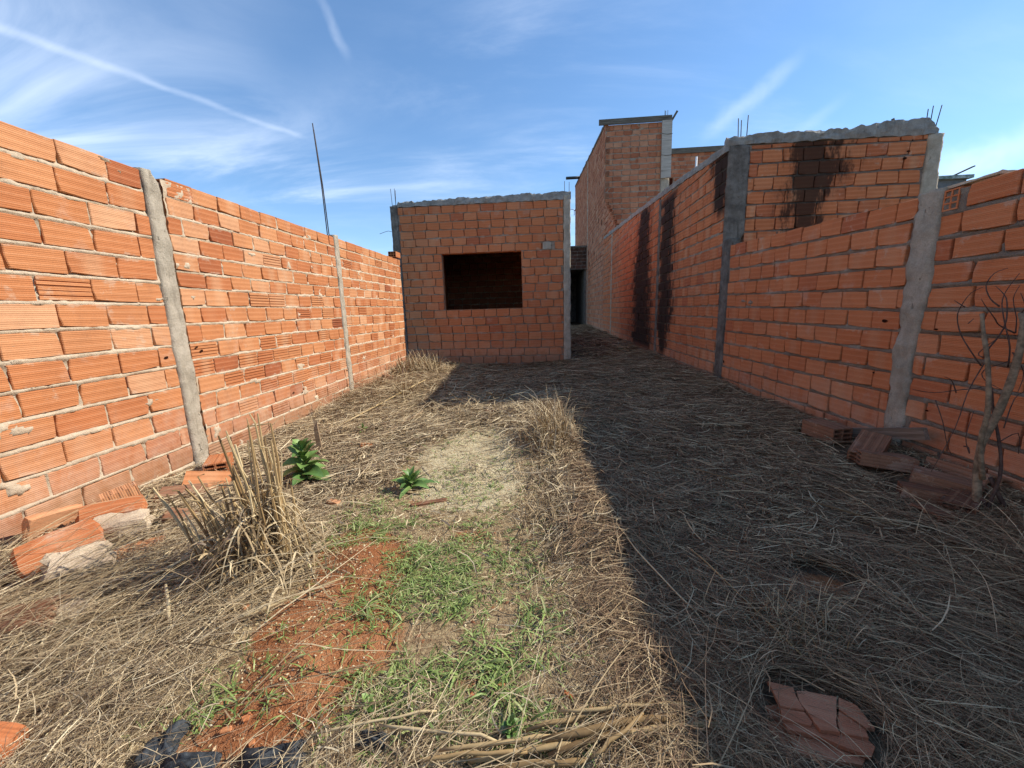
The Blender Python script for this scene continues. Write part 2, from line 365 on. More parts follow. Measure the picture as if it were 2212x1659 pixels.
class MB:
    def __init__(self): self.v, self.f = [], []
    def box(self, x0, x1, y0, y1, z0, z1, mtx=None):
        b = len(self.v)
        p = [(x, y, z) for z in (z0, z1) for y in (y0, y1) for x in (x0, x1)]
        if mtx is not None: p = [tuple(mtx @ Vector(q)) for q in p]
        self.v += p
        self.f += [tuple(b + i for i in q) for q in ((0, 2, 3, 1), (4, 5, 7, 6), (0, 1, 5, 4), (2, 6, 7, 3), (0, 4, 6, 2), (1, 3, 7, 5))]
        return self
    def tube(self, pts, radii, sides=6, cap=True):
        pts = [Vector(p) for p in pts]; b = len(self.v); n = len(pts); ref = None
        for i, p in enumerate(pts):
            d = (pts[min(i + 1, n - 1)] - pts[max(i - 1, 0)]).normalized()
            if ref is None: ref = d.orthogonal().normalized()
            ref = (ref - d * ref.dot(d)).normalized(); s = d.cross(ref)
            r = radii[i] if hasattr(radii, '__len__') else radii
            for k in range(sides):
                a = 2 * pi * k / sides; self.v.append(tuple(p + (ref * cos(a) + s * sin(a)) * r))
        for i in range(n - 1):
            for k in range(sides):
                k2 = (k + 1) % sides
                self.f.append((b + i * sides + k, b + i * sides + k2, b + (i + 1) * sides + k2, b + (i + 1) * sides + k))
        if cap:
            self.f.append(tuple(b + k for k in reversed(range(sides)))); self.f.append(tuple(b + (n - 1) * sides + k for k in range(sides)))
        return self
    def prism(self, poly, z0, z1, chip=0.0, rng=None):
        """polygon (x, y) extruded between z0 and z1 (z may be a function of x, y)"""
        b = len(self.v); n = len(poly)
        fz = lambda z, x, y: z(x, y) if callable(z) else z
        for z in (z0, z1):
            for (x, y) in poly: self.v.append((x, y, fz(z, x, y)))
        self.f.append(tuple(b + i for i in reversed(range(n)))); self.f.append(tuple(b + n + i for i in range(n)))
        for i in range(n):
            j = (i + 1) % n; self.f.append((b + i, b + j, b + n + j, b + n + i))
        return self
    def mesh(self, name, mat, smooth=False): return mesh(name, self.v, self.f, mat, None, smooth)

# smooth value noise for geometry
_tab = NR.random((64, 64, 64))
def vnoise(x, y, z=0.0):
    x, y, z = (np.asarray(a, dtype=float) for a in (x, y, z))
    x, y, z = np.broadcast_arrays(x, y, z)
    xi, yi, zi = np.floor(x).astype(int), np.floor(y).astype(int), np.floor(z).astype(int)
    fx, fy, fz = x - xi, y - yi, z - zi
    fx, fy, fz = (f * f * (3 - 2 * f) for f in (fx, fy, fz))
    g = lambda a, b, c: _tab[(xi + a) % 64, (yi + b) % 64, (zi + c) % 64]
    l = lambda p, q, f: p + (q - p) * f
    return l(l(l(g(0, 0, 0), g(1, 0, 0), fx), l(g(0, 1, 0), g(1, 1, 0), fx), fy),
             l(l(g(0, 0, 1), g(1, 0, 1), fx), l(g(0, 1, 1), g(1, 1, 1), fx), fy), fz) * 2 - 1
def fbm(x, y, z=0.0, oct=3):
    s, a = 0.0, 1.0
    for i in range(oct):
        s = s + a * vnoise(np.asarray(x) * 2 ** i + 7.3 * i, np.asarray(y) * 2 ** i + 3.1 * i, np.asarray(z) * 2 ** i); a *= 0.5
    return s


# ------------------------------------------------------------------ ground
def gauss(x, y, cx, cy, rx, ry): return np.exp(-(((x - cx) / rx) ** 2 + ((y - cy) / ry) ** 2))
def G(x, y):
    x, y = np.asarray(x, dtype=float), np.asarray(y, dtype=float)
    xc, yc = np.clip(x, -2.8, 2.45), np.clip(y, -1.5, 24)
    z = 0.435 + 0.028 * xc + 0.006 * np.clip(yc - 4, 0, None)
    inside = ((x > -3.2) & (x < 2.9) & (y > -2.5) & (y < 25)).astype(float)
    n = 0.022 * fbm(xc * 1.3, yc * 1.3, 0.5, 3) + 0.008 * fbm(xc * 6, yc * 6, 2.5, 2)
    z = z + inside * n
    z = z - 0.17 * gauss(x, y, -0.2, 8.7, 1.6, 1.5)
    z = z + 0.14 * gauss(x, y, -2.6, 7.6, 0.6, 0.9) + 0.05 * gauss(x, y, -2.3, 6.0, 0.6, 1.2)
    z = z + 0.09 * gauss(x, y, 2.32, 2.45, 0.35, 0.75) + 0.05 * gauss(x, y, -2.55, 1.9, 0.5, 0.8)
    z = z + 0.040 * gauss(x, y, -0.87, 1.60, 0.11, 0.09) + 0.035 * gauss(x, y, -0.80, 1.03, 0.13, 0.11)
    z = z + 0.04 * gauss(x, y, 0.12, 3.2, 0.3, 0.6) + 0.02 * gauss(x, y, 0.2, 1.4, 0.18, 0.8) + 0.04 * gauss(x, y, 0.9, 0.9, 0.6, 0.4)
    return z
def m_soil(x, y):
    v = 1.25 * gauss(x, y, -0.80, 1.17, 0.26, 0.42) + 1.0 * gauss(x, y, -0.88, 1.62, 0.2, 0.22) + 0.75 * gauss(x, y, -0.24, 2.36, 0.12, 0.1)
    v = v + 0.8 * gauss(x, y, -0.70, 2.15, 0.15, 0.08) + 0.95 * gauss(x, y, 1.05, 1.40, 0.10, 0.07) + 0.5 * gauss(x, y, -0.35, 1.7, 0.25, 0.2) + 0.7 * gauss(x, y, -0.2, 1.0, 0.12, 0.1)
    return np.clip(v + 0.25 * fbm(np.asarray(x) * 5, np.asarray(y) * 5, 1.5, 2), 0, 1)
def m_sand(x, y):
    v = 1.15 * gauss(x, y, -0.58, 3.05, 0.40, 0.75) + 0.55 * gauss(x, y, -0.45, 2.3, 0.4, 0.4) + 0.45 * gauss(x, y, -1.35, 1.9, 0.3, 0.4)
    return np.clip(v + 0.2 * fbm(np.asarray(x) * 4, np.asarray(y) * 4, 6.5, 2), 0, 1)
def m_chaff(x, y):
    x, y = np.asarray(x), np.asarray(y)
    v = 1 / (1 + np.exp(-(x + 1.6) / 0.12)) * 1 / (1 + np.exp((x - 0.35) / 0.05)) * 1 / (1 + np.exp((y - 4.3) / 0.15))
    return v
def m_bare(x, y):
    """where hardly any straw lies"""
    x, y = np.asarray(x), np.asarray(y)
    left = np.interp(y, [0.8, 0.95, 1.6, 2.2, 3.0, 3.9], [-0.75, -1.14, -1.14, -1.28, -1.05, -0.8])
    right = np.interp(y, [0.8, 0.95, 1.5, 2.2, 3.0, 3.9], [0.02, 0.27, 0.20, 0.08, -0.04, -0.45])
    wob = 0.10 * fbm(x * 4, y * 4, 3.3, 3)
    k = np.minimum(x - left, right - x) + wob
    v = 1 / (1 + np.exp(-k / 0.05))
    return v / (1 + np.exp(-(y - 0.90 + wob) / 0.03)) / (1 + np.exp((y - 3.75 + wob) / 0.12))
def m_grass(x, y):
    v = 1.0 * gauss(x, y, -0.25, 1.08, 0.21, 0.36) + 0.8 * gauss(x, y, -0.45, 1.45, 0.25, 0.25) + 0.75 * gauss(x, y, -1.0, 1.98, 0.24, 0.2)
    v = v + 0.9 * gauss(x, y, -0.45, 0.96, 0.16, 0.08) + 0.55 * gauss(x, y, -1.03, 0.95, 0.14, 0.10) + 0.6 * gauss(x, y, -0.93, 1.66, 0.16, 0.09)
    v = v + 0.32 * gauss(x, y, -0.5, 2.2, 0.4, 0.7) + 1.0 * gauss(x, y, -0.12, 0.86, 0.16, 0.08) + 0.5 * gauss(x, y, 0.10, 1.0, 0.06, 0.05) + 0.16 * gauss(x, y, -0.5, 3.1, 0.4, 0.6) + 0.3 * gauss(x, y, -1.3, 3.3, 0.3, 0.4)
    v = v + 0.05 * gauss(x, y, -0.8, 1.2, 0.3, 0.4)
    return np.clip(v * (0.95 + 1.3 * fbm(np.asarray(x) * 5, np.asarray(y) * 5, 9.5, 3)), 0, 1)

xs = np.unique(np.concatenate([[-900, -300, -90, -30, -10, -5, -3.6], np.arange(-3.0, 2.9, 0.03), [3.5, 5, 10, 30, 90, 300, 900]]))
ys = np.unique(np.concatenate([[-900, -300, -90, -30, -10, -4], np.arange(-2.0, 0.4, 0.15), np.arange(0.4, 4.5, 0.03), np.arange(4.5, 9.5, 0.08), np.arange(9.5, 26, 0.3), [30, 60, 120, 300, 900, 2000]]))
gx, gy = np.meshgrid(xs, ys); nx, ny = len(xs), len(ys)
V = np.stack([gx.ravel(), gy.ravel(), G(gx, gy).ravel()], 1)
ii = (np.arange(ny - 1)[:, None] * nx + np.arange(nx - 1)[None, :]).ravel()
F = np.stack([ii, ii + 1, ii + 1 + nx, ii + nx], 1)
me = np_mesh('ground', V, F, M['ground'], True)
for nm, fn in (('soil', m_soil), ('sand', m_sand), ('chaff', m_chaff)):
    at = me.attributes.new(nm, 'FLOAT', 'POINT'); at.data.foreach_set('value', fn(V[:, 0], V[:, 1]).astype(np.float32))
tag(obj('ground', me), kind='structure')


# ------------------------------------------------------------------ brickwork
BL, BH = 0.24, 0.14      # template brick
def brick_template(i, mat):
    """front at y = 0 facing -y, back at y = .05; worn irregular arrises"""
    r = random.Random(100 + i)
    ring = []
    for (sx, sz) in ((-1, -1), (0, -1), (1, -1), (1, 0), (1, 1), (0, 1), (-1, 1), (-1, 0)):
        ring.append([sx * (BL / 2 - r.uniform(0, 0.004)), sz * (BH / 2 - r.uniform(0, 0.003))])
    if r.random() < 0.6:
        k = r.choice((0, 2, 4, 6)); ring[k][0] *= 1 - r.uniform(0.03, 0.12); ring[k][1] *= 1 - r.uniform(0.05, 0.22)
    v = []
    for s, y in ((1, 0.0), (1, 0.0045), (1, 0.05)):
        for (x, z) in ring:
            if y == 0.0: v.append((x - 0.0035 * (x > 0) + 0.0035 * (x < 0), y + r.uniform(0, 0.0015), z - 0.003 * (z > 0) + 0.003 * (z < 0)))
            else: v.append((x, y, z))
    f = [tuple(range(8))]
    for a in (0, 8):
        for k in range(8):
            j = (k + 1) % 8; f.append((a + k, a + 8 + k, a + 8 + j, a + j))
    uv = [(p[0] / BL + 0.5, p[2] / BH + 0.5) for p in v]
    return mesh('brick', v, f, mat, uv)

def groove_template(i, mat):
    """brick laid with its deeply grooved face outwards"""
    r = random.Random(300 + i); prof = [(-BH / 2, 0.05), (-BH / 2, 0.004), (-BH / 2 + 0.003, 0.0)]
    for c in (-0.042, -0.012, 0.017, 0.044):
        w = r.uniform(0.003, 0.0055); d = r.uniform(0.007, 0.011)
        prof += [(c - w, 0.0), (c - w * 0.8, d), (c + w * 0.8, d), (c + w, 0.0)]
    prof += [(BH / 2 - 0.003, 0.0), (BH / 2, 0.004), (BH / 2, 0.05)]
    n = len(prof); v = [(s * BL / 2 - s * r.uniform(0, 0.004), y, z) for s in (-1, 1) for (z, y) in prof]
    f = [(k, k + 1, n + k + 1, n + k)[::-1] for k in range(n - 1)] + [tuple(range(n)), tuple(reversed(range(n, 2 * n)))]
    f = [tuple(reversed(q)) for q in f]
    uv = [(p[0] / BL + 0.5, p[2] / BH + 0.5) for p in v]
    return mesh('brick', v, f, mat, uv)

_templates = {}
def templates(mat):
    if mat.name not in _templates:
        _templates[mat.name] = ([brick_template(i, mat) for i in range(7)], [groove_template(i, mat) for i in range(3)])
    return _templates[mat.name]

def lay(u0, u1, rows, pitch, rng, joint=0.010, bed=0.016, jit=0.010, start=None, groove=0.0, cut=None, tall=False):
    """running bond; rows = list of (z_bottom, z_top). Returns bricks (u, z, w, h, kind)"""
    out = []
    for k, (zb, zt) in enumerate(rows):
        off = (start if start is not None else rng.uniform(0, pitch)) + (k % 2) * pitch * 0.5 + rng.uniform(-0.04, 0.04)
        u = u0 - (off % pitch)
        while u < u1 - 0.02:
            w = pitch + rng.uniform(-jit, jit)
            a, b = max(u, u0), min(u + w, u1)
            u += w
            if b - a < 0.045: continue
            j = joint * rng.uniform(0.35, 1.5)
            w_, c = (b - a) - j, (a + b) / 2
            z0, z1 = zb, zt
            if cut:
                segs = cut(a, b, z0, z1)
            else: segs = [(a, b, z0, z1)]
            for (a2, b2, z2, z3) in segs:
                if b2 - a2 < 0.03 or z3 - z2 < 0.03: continue
                h = (z3 - z2) - bed * rng.uniform(0.75, 1.25)
                out.append(((a2 + b2) / 2, (z2 + z3) / 2 + rng.uniform(-0.003, 0.003), (b2 - a2) - j, h, 'groove' if rng.random() < (groove(z2) if callable(groove) else groove) else 'plain'))
    return out

class Frame:
    """a wall face: u runs along it, n is its outward normal (u x z)"""
    def __init__(self, origin, udir):
        self.o = Vector(origin); self.u = Vector(udir).normalized(); self.n = self.u.cross(Vector((0, 0, 1)))
        self.rz = math.atan2(self.u.y, self.u.x)
    def p(self, u, z, out=0.0): return self.o + self.u * u + Vector((0, 0, 1)) * z + self.n * out

ALL_PIECES = {}
def place_bricks(root, fr, bricks, mat, rng, out=0.004, tilt=0.006, prio=1.0):
    """collects the bricks of one face; set_bricks() then links them"""
    lst = ALL_PIECES.setdefault(root.name, [])
    for (u, z, w, h, kind, *sl) in bricks:
        p = fr.p(u, z, rng.uniform(-out, out))
        d = p - CAM_POS; dep = d.dot(fw)
        q = (abs(d.dot(rt)) / max(dep, 0.05) < 1.36) and (abs(d.dot(up)) / max(dep, 0.05) < 1.05) and dep > 0.1
        size = w * h * abs(fr.n.dot(d)) / d.length ** 3 * (1.0 if q else 0.0) * prio
        if fr.n.dot(d) > 0: size = 0.0
        lst.append((size, p, fr.rz, w, h, kind, mat, rng.uniform(-tilt, tilt) - (sl[0] if sl else 0.0), rng.uniform(-0.012, 0.012)))

def set_bricks(root, budget=300, name='brick'):
    lst = sorted(ALL_PIECES.pop(root.name), key=lambda a: -a[0])
    r = random.Random(5); parts = [a for a in lst[:budget] if a[0] > 0]; rest = lst[len(parts):]
    for (s, p, rz, w, h, kind, mat, tl, yawj) in parts:
        me = r.choice(templates(mat)[1 if kind == 'groove' else 0])
        flip = pi if (r.random() < 0.5) else 0
        o = obj(name, me, root, p - root.location, (0, tl, rz + yawj * 0.35), (w / BL, 1, h / BH))
        if flip: o.scale.z *= 1
    by = {}
    for a in rest: by.setdefault(a[6].name, []).append(a)
    for mn, items in by.items():
        mat = items[0][6]; V, F, U = [], [], []
        cache = {}
        for (s, p, rz, w, h, kind, mt, tl, yawj) in items:
            me = r.choice(templates(mt)[1 if kind == 'groove' and s > 0 else 0])
            if me.name not in cache:
                cache[me.name] = (np.array([v.co[:] for v in me.vertices]), [tuple(q.vertices) for q in me.polygons],
                                  [(v.co.x / BL + 0.5, v.co.z / BH + 0.5) for v in me.vertices])
            cv, cf, cu = cache[me.name]
            M4 = Matrix.Translation(p - root.location) @ Matrix.Rotation(rz + yawj * 0.35, 4, 'Z') @ Matrix.Rotation(tl, 4, 'Y') @ Matrix.Diagonal((w / BL, 1, h / BH, 1))
            A = np.array(M4); b = len(V)
            V.extend(map(tuple, cv @ A[:3, :3].T + A[:3, 3])); F.extend(tuple(b + i for i in q) for q in cf); U.extend(cu)
        if V:
            o = obj(name, mesh(name + 's', V, F, mat, U), root); o['kind'] = 'stuff'
    return len(parts), len(rest)

def mortar_face(root, fr, u0, u1, z0, z1, bricks, mat, res=0.02, depth=0.0, amp=0.006, name='mortar', top=None, smear=0.0, seed=0.0, back=0.10, head=0.016, skip=None):
    """the rough mortar bed behind and between the bricks of a face"""
    nu, nz = max(2, int((u1 - u0) / res)), max(2, int((z1 - z0) / res))
    us, zs = np.linspace(u0, u1, nu), np.linspace(z0, z1, nz)
    U, Z = np.meshgrid(us, zs)
    Y = depth + amp * fbm(U * 26, Z * 26, seed, 3) + 0.004 * fbm(U * 7, Z * 7, seed + 3, 2)
    inside = np.zeros_like(U); headm = np.zeros_like(U)
    du, dz = (u1 - u0) / (nu - 1), (z1 - z0) / (nz - 1)
    for (u, z, w, h, k, *sl) in bricks:
        a, b = (u - w / 2 - u0) / du, (u + w / 2 - u0) / du
        c, d = (z - h / 2 - z0) / dz, (z + h / 2 - z0) / dz
        m_ = 0.35
        i0, i1, j0, j1 = int(math.ceil(a + m_)), int(floor(b - m_)), int(math.ceil(c + m_)), int(floor(d - m_))
        if i1 >= i0 and j1 >= j0: inside[max(0, j0):max(0, j1 + 1), max(0, i0):max(0, i1 + 1)] = 1
        e0 = int(round(b)); headm[max(0, j0 - 0):max(0, j1 + 1), max(0, e0 - 1):e0 + 3] = 1
    hv = head * (0.5 + 0.9 * (vnoise(U * 3.1, Z * 6.7, seed + 9) > -0.15))
    Y = Y - headm * (1 - inside) * hv
    sm = np.zeros_like(U)
    if smear:
        f = fbm(U * 4.0, Z * 7.0, seed + 20, 2) + 0.42 * fbm(U * 15, Z * 19, seed + 30, 3)
        sm = np.clip((f - (1.42 - smear)) * 0.022, 0, 0.006)
    Y = np.where((inside > 0) & (sm <= 0), Y - 0.025, Y)
    Y = np.where(sm > 0, np.maximum(Y, 0.0030 + sm + 0.0025 * fbm(U * 40, Z * 40, seed, 2)), Y)
    P = np.array(fr.o - root.location)[None, :] + U.ravel()[:, None] * np.array(fr.u) + Z.ravel()[:, None] * np.array((0, 0, 1.0)) + Y.ravel()[:, None] * np.array(fr.n)
    if top is not None:
        zt = top(U.ravel()); P[:, 2] = np.minimum(P[:, 2], zt - root.location.z)
    i = (np.arange(nz - 1)[:, None] * nu + np.arange(nu - 1)[None, :]).ravel()
    Fq = np.stack([i, i + 1, i + 1 + nu, i + nu], 1)
    if skip is not None:
        cu, cz = us[i % nu] + du / 2, zs[i // nu] + dz / 2
        Fq = Fq[[not skip(a, b) for a, b in zip(cu, cz)]]
    me = np_mesh(name, P, Fq, mat, True)
    return obj(name, me, root)

def core(root, fr, u0, u1, z0, z1, mat, front=-0.03, thick=0.10, name='wall_core'):
    a, b = fr.p(u0, z0, front), fr.p(u1, z1, front - thick)
    mb = MB().box(min(a.x, b.x), max(a.x, b.x), min(a.y, b.y), max(a.y, b.y), z0, z1)
    mb.v = [tuple(Vector(v) - root.location) for v in mb.v]
    return obj(name, mb.mesh(name, mat), root)

def rough_strip(root, fr, edge_l, edge_r, z0, z1, mat, out=0.012, rag=0.012, res=0.025, seed=1.0, name='pillar', amp=0.006, depth=0.06, top_rag=0.0):
    """a cast concrete strip on a wall face with ragged edges; edges are numbers or functions of z"""
    nz = max(4, int((z1 - z0) / res)); nu = 9
    V, F = [], []
    el = edge_l if callable(edge_l) else (lambda z: edge_l); er = edge_r if callable(edge_r) else (lambda z: edge_r)
    for i in range(nz + 1):
        z = z0 + (z1 - z0) * i / nz
        a = el(z) + rag * float(fbm(z * 9, seed, 0.3, 3)); b = er(z) + rag * float(fbm(z * 9, seed + 5, 0.7, 3))
        for k in range(nu):
            t = k / (nu - 1); u = a + (b - a) * t
            e = min(t, 1 - t) * 2
            y = out * (1 - (1 - min(1, e * 2.2)) ** 2 * 0.7) + amp * float(fbm(u * 20, z * 20, seed, 3))
            zz_ = z + (top_rag * float(fbm(u * 14, seed, 2.2, 2)) if i == nz else 0)
            V.append(fr.p(u, zz_, y) - root.location)
        V.append(fr.p(b, z, -depth) - root.location); V.append(fr.p(a, z, -depth) - root.location)
    w = nu + 2
    for i in range(nz):
        for k in range(w):
            k2 = (k + 1) % w
            F.append((i * w + k, i * w + k2, (i + 1) * w + k2, (i + 1) * w + k))
    F.append(tuple(range(w))[::-1]); F.append(tuple(nz * w + k for k in range(w)))
    return obj(name, mesh(name, V, F, mat, None, True), root)

def rough_beam(root, p0, p1, width, height, mat, wdir, seed=0.0, rag=0.02, res=0.04, name='concrete_beam', hfun=None, bottom=None):
    """broken-topped concrete beam from p0 to p1 (front bottom edge); wdir = direction of its depth"""
    p0, p1 = Vector(p0), Vector(p1); L = (p1 - p0).length; n = max(4, int(L / res)); wd = Vector(wdir).normalized()
    V, F = [], []
    sec = [(0, 0), (0, 0.35), (0, 0.7), (0.06, 1.0), (0.35, 1.0), (0.7, 1.0), (1.0, 0.95), (1.0, 0.0)]
    m_ = len(sec)
    for i in range(n + 1):
        t = i / n; p = p0.lerp(p1, t); s = L * t
        hh = (hfun(t) if hfun else height)
        for (a, b) in sec:
            dz = rag * (0.6 * float(fbm(s * 4, a * 3 + seed, b * 2, 3)) + 0.55 * float(fbm(s * 17, a * 6 + seed, b * 4, 3))) * (b > 0.5) + rag * 0.25 * float(fbm(s * 12, seed + 3, b, 2)) * (b <= 0.01)
            dy = rag * 0.35 * float(fbm(s * 9 + 4, b * 5, seed, 3)) * (a < 0.5)
            V.append(p + wd * (a * width + dy) + Vector((0, 0, b * hh + dz)) - root.location)
    for i in range(n):
        for k in range(m_):
            k2 = (k + 1) % m_
            F.append((i * m_ + k, (i + 1) * m_ + k, (i + 1) * m_ + k2, i * m_ + k2))
    F.append(tuple(range(m_))); F.append(tuple(n * m_ + k for k in reversed(range(m_))))
    return obj(name, mesh(name, V, F, mat), root)

def rods(root, lst, mat=None, r=0.005):
    for pts in lst:
        mb = MB().tube([Vector(p) - root.location for p in pts], r, 6)
        obj('rebar', mb.mesh('rebar', mat or M['rust'], True), root)

def hollow_mesh(L, H, Dp, cols, rows, mat, depth=0.08, wall=0.009, both=True, name='hollow_brick', roundish=True):
    """a hollow clay block, length L along x, its ends pierced by cells"""
    V, F, idx = [], [], {}
    def v(p):
        V.append(tuple(p)); return len(V) - 1
    r = random.Random(int(L * 1000))
    y0, y1, z0, z1 = -Dp / 2, Dp / 2, -H / 2, H / 2
    ends = (1, -1) if both else (1,)
    cw, ch = (Dp - wall) / cols, (H - wall) / rows
    for s in (1, -1):
        x = s * L / 2
        if s not in ends:
            F.append([v((x, y0, z0)), v((x, y0, z1)), v((x, y1, z1)), v((x, y1, z0))][::1]); continue
        gy = [y0 + wall / 2 + cw * i for i in range(cols + 1)]; gz = [z0 + wall / 2 + ch * i for i in range(rows + 1)]
        gy[0], gy[-1], gz[0], gz[-1] = y0, y1, z0, z1
        grid = [[v((x, a, b)) for b in gz] for a in gy]
        for i in range(cols):
            for j in range(rows):
                q = [grid[i][j], grid[i + 1][j], grid[i + 1][j + 1], grid[i][j + 1]]
                a0, a1 = gy[i] + (wall if i == 0 else wall / 2), gy[i + 1] - (wall if i == cols - 1 else wall / 2)
                b0, b1 = gz[j] + (wall if j == 0 else wall / 2), gz[j + 1] - (wall if j == rows - 1 else wall / 2)
                c = min(a1 - a0, b1 - b0) * (0.3 if roundish else 0.02)
                oct_ = [(a0 + c, b0), (a1 - c, b0), (a1, b0 + c), (a1, b1 - c), (a1 - c, b1), (a0 + c, b1), (a0, b1 - c), (a0, b0 + c)]
                o1 = [v((x, a, b)) for a, b in oct_]; o2 = [v((x - s * depth, a, b)) for a, b in oct_]
                fs = [(q[0], q[1], o1[1], o1[0]), (q[1], o1[2], o1[1]), (q[1], q[2], o1[3], o1[2]), (q[2], o1[4], o1[3]), (q[2], q[3], o1[5], o1[4]), (q[3], o1[6], o1[5]), (q[3], q[0], o1[7], o1[6]), (q[0], o1[0], o1[7])]
                for k in range(8): fs.append((o1[k], o1[(k + 1) % 8], o2[(k + 1) % 8], o2[k]))
                fs.append(tuple(o2))
                F += [f if s > 0 else tuple(reversed(f)) for f in fs]
    b = len(V); n = 12
    prof = []
    for (ya, za, yb, zb) in ((y0, z0, y1, z0), (y1, z0, y1, z1), (y1, z1, y0, z1), (y0, z1, y0, z0)):
        N = 12; dy, dz = (yb - ya), (zb - za); nn = (-(-dz), -dy)
        for k in range(N):
            t = k / N; g = 0.0022 if (k % 3 == 1) else 0.0
            ny_, nz_ = (dz / math.hypot(dy, dz), -dy / math.hypot(dy, dz))
            prof.append((ya + dy * t - ny_ * g, za + dz * t - nz_ * g))
    n = len(prof)
    for s in (-1, 1):
        for (a, c) in prof: V.append((s * L / 2, a, c))
    for k in range(n):
        j = (k + 1) % n; F.append((b + k, b + j, b + n + j, b + n + k))
    uv = [(p[0] / 0.24 + 0.5, p[2] / 0.14 + 0.5) for p in V]
    return mesh(name, V, F, mat, uv)

def rows_of(top, bottom, n=None, pitch=None):
    if n is None: n = int(round((top - bottom) / pitch))
    pt = (top - bottom) / n
    return [(top - pt * (k + 1), top - pt * k) for k in range(n)]

#--- left boundary wall (sunlit)
LX = -2.77
left = thing('brick_boundary_wall', 'sunlit orange hollow brick boundary wall along the left side with two grey concrete pillars', 'wall', (LX, 3.5, 0.4))
FL = Frame((LX, 0, 0), (0, 1, 0)); rl = random.Random(21)
gl = lambda z: 0.42 if z < 1.25 else (0.24 if z < 1.75 else 0.03)
A = lay(-1.5, 2.735, rows_of(2.595, 0.275, 15), 0.272, rl, 0.004, 0.019, 0.012, None, lambda z: 0.10)
B = lay(2.875, 5.30, rows_of(2.585, 1.915, 5) + rows_of(1.915, 1.79, 1) + rows_of(1.79, 0.25, 11), 0.252, rl, 0.005, 0.014, 0.022, None, gl)
Cc = lay(5.42, 7.775, rows_of(2.585, 1.67, 7) + rows_of(1.67, 0.27, 10), 0.25, rl, 0.005, 0.014, 0.025, None, gl)
holes = [b for b in B if abs(b[0] - 2.98) < 0.1 and b[1] > 2.45]
B = [b for b in B if b not in holes]
for bs_ in (A, B, Cc): place_bricks(left, FL, bs_, M['brick_sunny'], rl, 0.0045, 0.008)
print('left', set_bricks(left, 300))
mortar_face(left, FL, 0.4, 2.73, 0.28, 2.575, A, M['mortar_light'], 0.012, -0.001, 0.0095, smear=0.36, seed=1.5, head=0.005)
mortar_face(left, FL, 2.88, 5.30, 0.28, 2.565, B, M['mortar_light'], 0.014, -0.0015, 0.009, smear=0.48, seed=4.5, head=0.005)
mortar_face(left, FL, 5.42, 7.76, 0.28, 2.565, Cc, M['mortar_light'], 0.018, -0.002, 0.009, smear=0.5, seed=8.5, head=0.005)
core(left, FL, -1.5, 7.77, 0.25, 2.55, M['mortar_light'], -0.045, 0.075)
rough_strip(left, FL, lambda z: 2.735 + 0.006 * sin(z * 3), lambda z: 2.868 - (z > 2.5) * (z - 2.5) * 0.55, 0.28, 2.60, M['pillar'], 0.014, 0.010, seed=2.0, top_rag=0.012)
rough_strip(left, FL, 5.30, 5.415, 0.28, 2.61, M['pillar'], 0.012, 0.010, seed=6.0, top_rag=0.01)
obj('brick', hollow_mesh(0.22, 0.118, 0.09, 2, 3, M['brick_sunny'], roundish=False), left, Vector((LX - 0.045, 3.03, 2.522)) - left.location, (0, 0, -pi / 2))
rods(left, [[(LX - 0.03, 5.21, 2.55), (LX - 0.03, 5.20, 3.2), (LX - 0.045, 5.175, 3.90)], [(LX - 0.06, 5.31, 2.55), (LX - 0.05, 5.265, 3.2), (LX - 0.055, 5.205, 3.84)]], r=0.0065)
top_brick = obj('hollow_brick', hollow_mesh(0.24, 0.10, 0.15, 3, 2, M['brick_sunny'], roundish=False), None, (LX - 0.055, 7.655, 2.655), (0, 0, pi / 2 + pi))
tag(top_brick, 'single loose hollow brick on top of the sunlit left wall beside the small house', 'brick')

def broken_holes(root, fr, spots, seed):  # flat dark plates proud of the brick, painting in the shade of holes
    r = random.Random(seed)
    for (u, z, w, h) in spots:
        n = 9; pl = [(w * cos(2 * pi * k / n) * r.uniform(0.6, 1.15), h * sin(2 * pi * k / n) * r.uniform(0.6, 1.15)) for k in range(n)]
        mb = MB(); b = [(x, -0.0065, y) for x, y in pl]; c = [(x * 0.9, -0.004, y * 0.9) for x, y in pl]; mb.v = b + c + [(x * 0.8, 0.03, y * 0.8) for x, y in pl]
        mb.f = [(k, (k + 1) % n, n + (k + 1) % n, n + k) for k in range(n)] + [tuple(n + k for k in range(n))]
        obj('broken_hole', mb.mesh('broken_hole', M['hole']), root, fr.p(u, z) - root.location, (0, 0, fr.rz))
M['hole'] = plain('painted_hole_shade', (0.035, 0.014, 0.009), 0.95, 0.0, 0.3)  # near-black colour in place of the shade inside a cavity
broken_holes(left, FL, [(2.93, 1.33, 0.012, 0.009), (2.97, 1.30, 0.016, 0.012), (2.66, 1.28, 0.02, 0.012), (4.05, 0.72, 0.014, 0.014), (4.2, 0.69, 0.010, 0.010), (7.0, 1.16, 0.018, 0.012), (5.27, 0.78, 0.016, 0.016)], 5)
